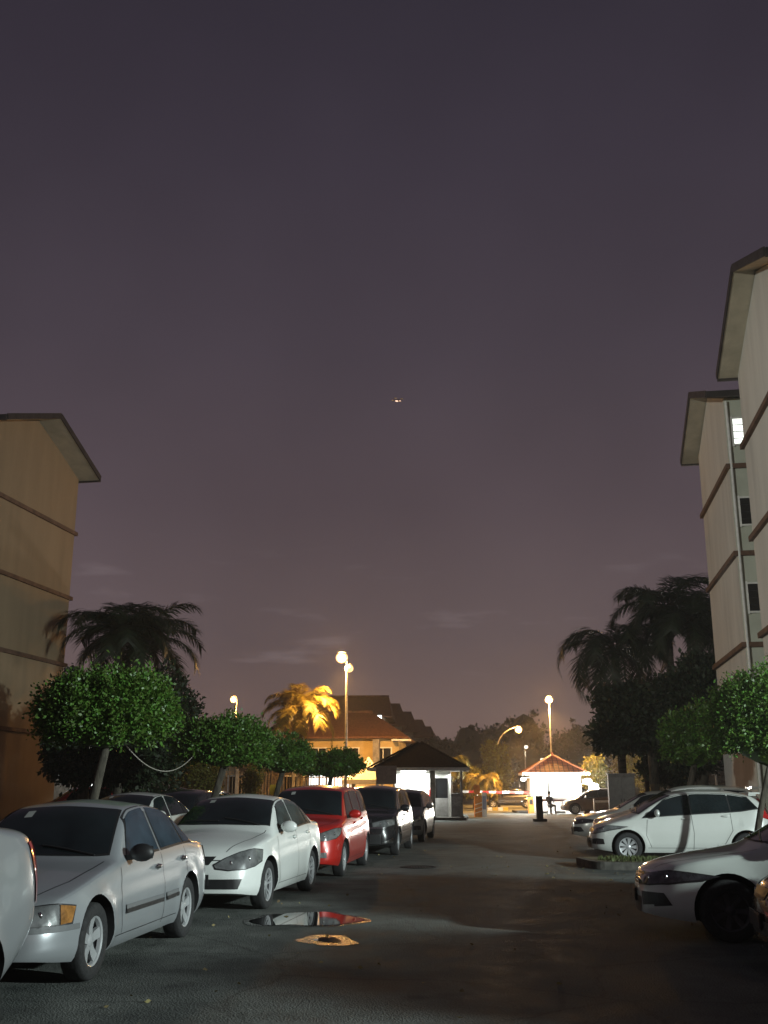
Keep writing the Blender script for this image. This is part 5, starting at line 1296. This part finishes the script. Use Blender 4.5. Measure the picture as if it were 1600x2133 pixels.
mpv_silver = variant(mpv, paint=PEARL, top=[(0, .50), (.05, .70), (.16, .80), (.45, .88), (.85, .97), (1.1, 1.06), (1.6, 1.34), (1.95, 1.50), (2.2, 1.58), (2.8, 1.63), (3.5, 1.61), (3.95, 1.54), (4.1, 1.42), (4.3, 1.15), (4.38, .95), (4.42, .6)], L=4.42, axles=(.85, 3.6),
    screen=(1.14, 1.95, .70, .58), rear=(4.28, 4.08, .62, .56), side=[((1.36, 1.86), (2.34, 2.32)), ((2.42, 2.40), (3.22, 3.22)), ((3.30, 3.30), (4.0, 3.84))],
    tail=[('rear', [(-.55, .80), (-.74, .80)], [(-.55, 1.3), (-.70, 1.3)], M_TAIL)], spoiler=(4.12, 1.57, .5))
sedan_c = dict(L=4.5, W=.86, axles=(.92, 3.52), rim_mat=M_ALLOYD, paint=SILVERD, glass=M_GLASS, rim='seven', rimr=.205, rw=.315, tumble=.42, nose=.85,  # rims coloured dark to stand for the shade in the wheel arch
    top=[(0, .50), (.05, .66), (.18, .75), (.5, .83), (.9, .90), (1.15, .955), (1.3, 1.02), (1.75, 1.27), (2.05, 1.41), (2.3, 1.46), (2.7, 1.475), (3.1, 1.43), (3.5, 1.29), (3.85, 1.13), (4.1, 1.08), (4.4, 1.05), (4.46, .95), (4.5, .6)],
    belt=[(0, .5), (.3, .72), (1.0, .85), (1.6, .92), (2.6, .96), (3.6, 1.0), (4.2, 1.0), (4.5, .85)],
    screen=(1.28, 2.08, .68, .54), rear=(3.86, 3.22, .60, .50), side=[((1.60, 2.02), (2.52, 2.46)), ((2.58, 2.52), (3.36, 3.22)), ((3.40, 3.26), (3.72, 3.50))], rail=.085,
    seams=[[(1.45, .30), (1.38, .55), (1.44, .88)], [(2.55, .26), (2.57, .60), (2.55, .95)], [(3.12, .36), (3.32, .62), (3.30, .97)]],
    handles=[(2.42, .86), (3.24, .90)], mirror=(1.72, .98), topseams=[[(.20, .42), (.7, .62), (1.26, .70)]],
    head=[('corner', [(-.38, .60), (-.1, .585), (.14, .625), (.40, .73)], [(-.38, .68), (-.1, .725), (.14, .755), (.52, .795)], mat('dark projector headlight', (.05, .05, .055), .1, .3, coat=1, nscale=14, namp=.4))],
    tail=[('rear', [(-.45, .82), (-.74, .82)], [(-.45, 1.0), (-.74, 1.0)], M_TAIL)],
    fog=[('front', [(-.54, .34), (-.70, .36)], [(-.50, .48), (-.70, .48)], M_MESH), ('side', [(.16, .34), (.34, .36)], [(.14, .48), (.26, .48)], M_MESH)],
    extra=[('grille', 'front', [(-.36, .54), (.36, .54)], [(-.36, .66), (.36, .66)], M_MESH), ('chrome_strip', 'front', [(-.60, .665), (.60, .665)], [(-.60, .69), (.60, .69)], M_CHROME), ('bumper_opening', 'front', [(-.46, .26), (.46, .26)], [(-.46, .42), (.46, .42)], M_MESH)])
def park(name, sp, near_mid, h, label, **k):
    """near_mid = ground point midway between the two wheels on the side facing the viewer; h = heading of the nose"""
    h = Vector((h[0], h[1], 0)).normalized(); rz = math.atan2(-h.y, -h.x)
    ly = Vector((-math.sin(rz), math.cos(rz), 0))
    c = Vector((near_mid[0], near_mid[1], 0)) + ly * (sp['W'] - .1)
    return make_car(name, sp, c, rz, label, **k)
HL = (-.14, -.99)
park('parked_car', sedan_a, (-2.38, 10.7), (-.115, -.993), 'silver sedan with black mirror and grey side moulding nearest on the left')
park('parked_car', sedan_b, (-1.42, 15.95), (-.165, -.986), 'white rounded sedan second in the left row beside the puddle')
park('parked_van', mpv, (-.62, 21.3), (-.13, -.99), 'tall red people carrier third in the left row', cat='van')
park('parked_van', mpv_black, (.47, 27.5), (-.14, -.99), 'black people carrier with chrome strip behind the red one', cat='van')
park('parked_car', hatch_grey, (1.33, 33.6), (-.15, -.99), 'dark grey hatchback last in the left row by the guard post')
HR_ = (-.985, .172)
park('parked_car', hatch, (6.62, 23.65), (-.992, .125), 'white hatchback side on beside the kerbed grass island')
park('parked_van', mpv_silver, (7.45, 26.9), HR_, 'pale silver people carrier hidden behind the white hatchback', cat='van')
park('parked_car', variant(sedan_c, paint=PEARL), (7.55, 30.4), HR_, 'silver sedan whose nose shows farthest left in the right row')
park('parked_car', sedan_c, (4.92, 11.35), HR_, 'dull silver sedan nose in shadow at the lower right')
park('parked_car', variant(sedan_b, paint=BLACKP, rim='seven', rim_mat=M_ALLOYD, head=[(sedan_b['head'][0][:3] + (MATS['dark projector headlight'],))]), (5.30, 8.9), HR_, 'dark car cut by the lower right edge, only its headlight glinting')
# car cut by the left edge: its rear corner and red tail light face the road
hatch_l = variant(hatch, low=[(0, .26), (.25, .22), (.6, .19), (3.2, .24), (3.5, .36), (3.8, .52), (3.98, .60)], plate_r=.95, paint=SILVER, axles=(.80, 2.90), top=[(0, .48), (.05, .66), (.16, .76), (.45, .86), (.80, .965), (1.0, 1.04), (1.4, 1.27), (1.75, 1.43), (2.0, 1.49), (2.4, 1.53), (2.6, 1.50), (3.0, 1.44), (3.45, 1.345), (3.78, 1.31), (3.90, 1.28), (3.95, 1.05), (3.98, .6)],
    tail=[('side', [(3.70, .76), (3.92, .76)], [(3.62, 1.18), (3.87, 1.20)], M_TAIL), ('rcorner', [(-.2, .76), (.0, .76)], [(-.2, 1.18), (.0, 1.2)], M_TAIL)], rear=(3.72, 2.9, .58, .52), side=hatch['side'][:2], spoiler=None,
    belt=[(0, .5), (.3, .74), (.9, .87), (1.5, .93), (2.4, .99), (3.2, 1.06), (3.7, 1.16), (3.98, 1.1)])
park('parked_car', hatch_l, (-2.83, 6.12), (-.125, -.992), 'silver hatchback cut by the left edge, its tall red tail light against the silver sedan')
# cars beyond the left row and at the gate
park('parked_car', variant(sedan_b, paint=PEARL, glass=M_GLASS), (-4.62, 22.6), (-.2, -.98), 'white sedan in the next aisle, roof and dark glass seen between the first two cars')
park('parked_car', variant(hatch, paint=BLACKP, rim='seven'), (-4.5, 27.6), (-.2, -.98), 'black hatchback roof behind the white sedan, left of the second tree trunk')
park('parked_car', variant(sedan_a, paint=PEARL, glass=M_GLASS), (-6.6, 44.5), (.99, .1), 'pale sedan with orange glints parked before the fence')
park('parked_car', variant(hatch, paint=BROWN), (.0, 33.0), (-.15, -.99), 'bronze hatchback roof glowing orange behind the red people carrier')
p = at(190, 1650, 40)
park('parked_van', variant(mpv, paint=RED), (p.x, 39.5), (-.9, -.3), 'red van partly hidden under the first left tree', cat='van')
p = at(1062, 1668, 84)
park('parked_car', variant(sedan_a, paint=BLACKP, glass=M_GLASS), (p.x, 84), (-1, .05), 'black sedan parked behind the red and white barrier arm')
p = at(1250, 1678, 60)
park('parked_car', variant(hatch, paint=BROWN), (p.x + .6, 64), (-.98, .1), 'dark bronze hatchback right of the orange tiled guard post')
p = at(1490, 1650, 48)
park('parked_van', variant(mpv, paint=PEARL), (p.x, 47), (-.98, .1), 'white van parked beside the wall of the farther cream block', cat='van')
p = at(395, 1655, 46)
park('parked_van', variant(mpv, paint=BROWN), (p.x, 46), (.3, -.95), 'bronze van facing us before the fence, left of the second trunk', cat='van')

# small drone hovering between the blocks: a tiny streak of light
p = at(828, 834, 58)
ac = empty('drone', p, R(20), label='tiny drone with a pinkish white light high in the middle of the sky', cat='drone')
mb = MB(); mb.box((0, 0, 0), (.22, .12, .07), M_GREYP)
for sx in (-1, 1):
    for sy in (-1, 1): mb.tube([(0, 0, 0), (sx * .2, sy * .2, .03)], .012, M_GREYP, 6); mb.lathe([(.001, .05), (.10, .048), (.10, .044), (.001, .042)], M_GREYP, 14, Matrix.Translation((sx * .2, sy * .2, 0)))
mb.build('frame', ac)
mb = MB(); mb.sphere((-.06, -.03, -.06), .055, mat('drone light', (1, 1, 1), .4, emit=(1, .62, .45), estr=1.6), 8, (1.8, 1, .7)); mb.build('light', ac)
mb = MB(); mb.sphere((.14, -.03, -.02), .035, MATS['drone light'], 8, (1.6, 1, .6)); mb.build('light', ac)
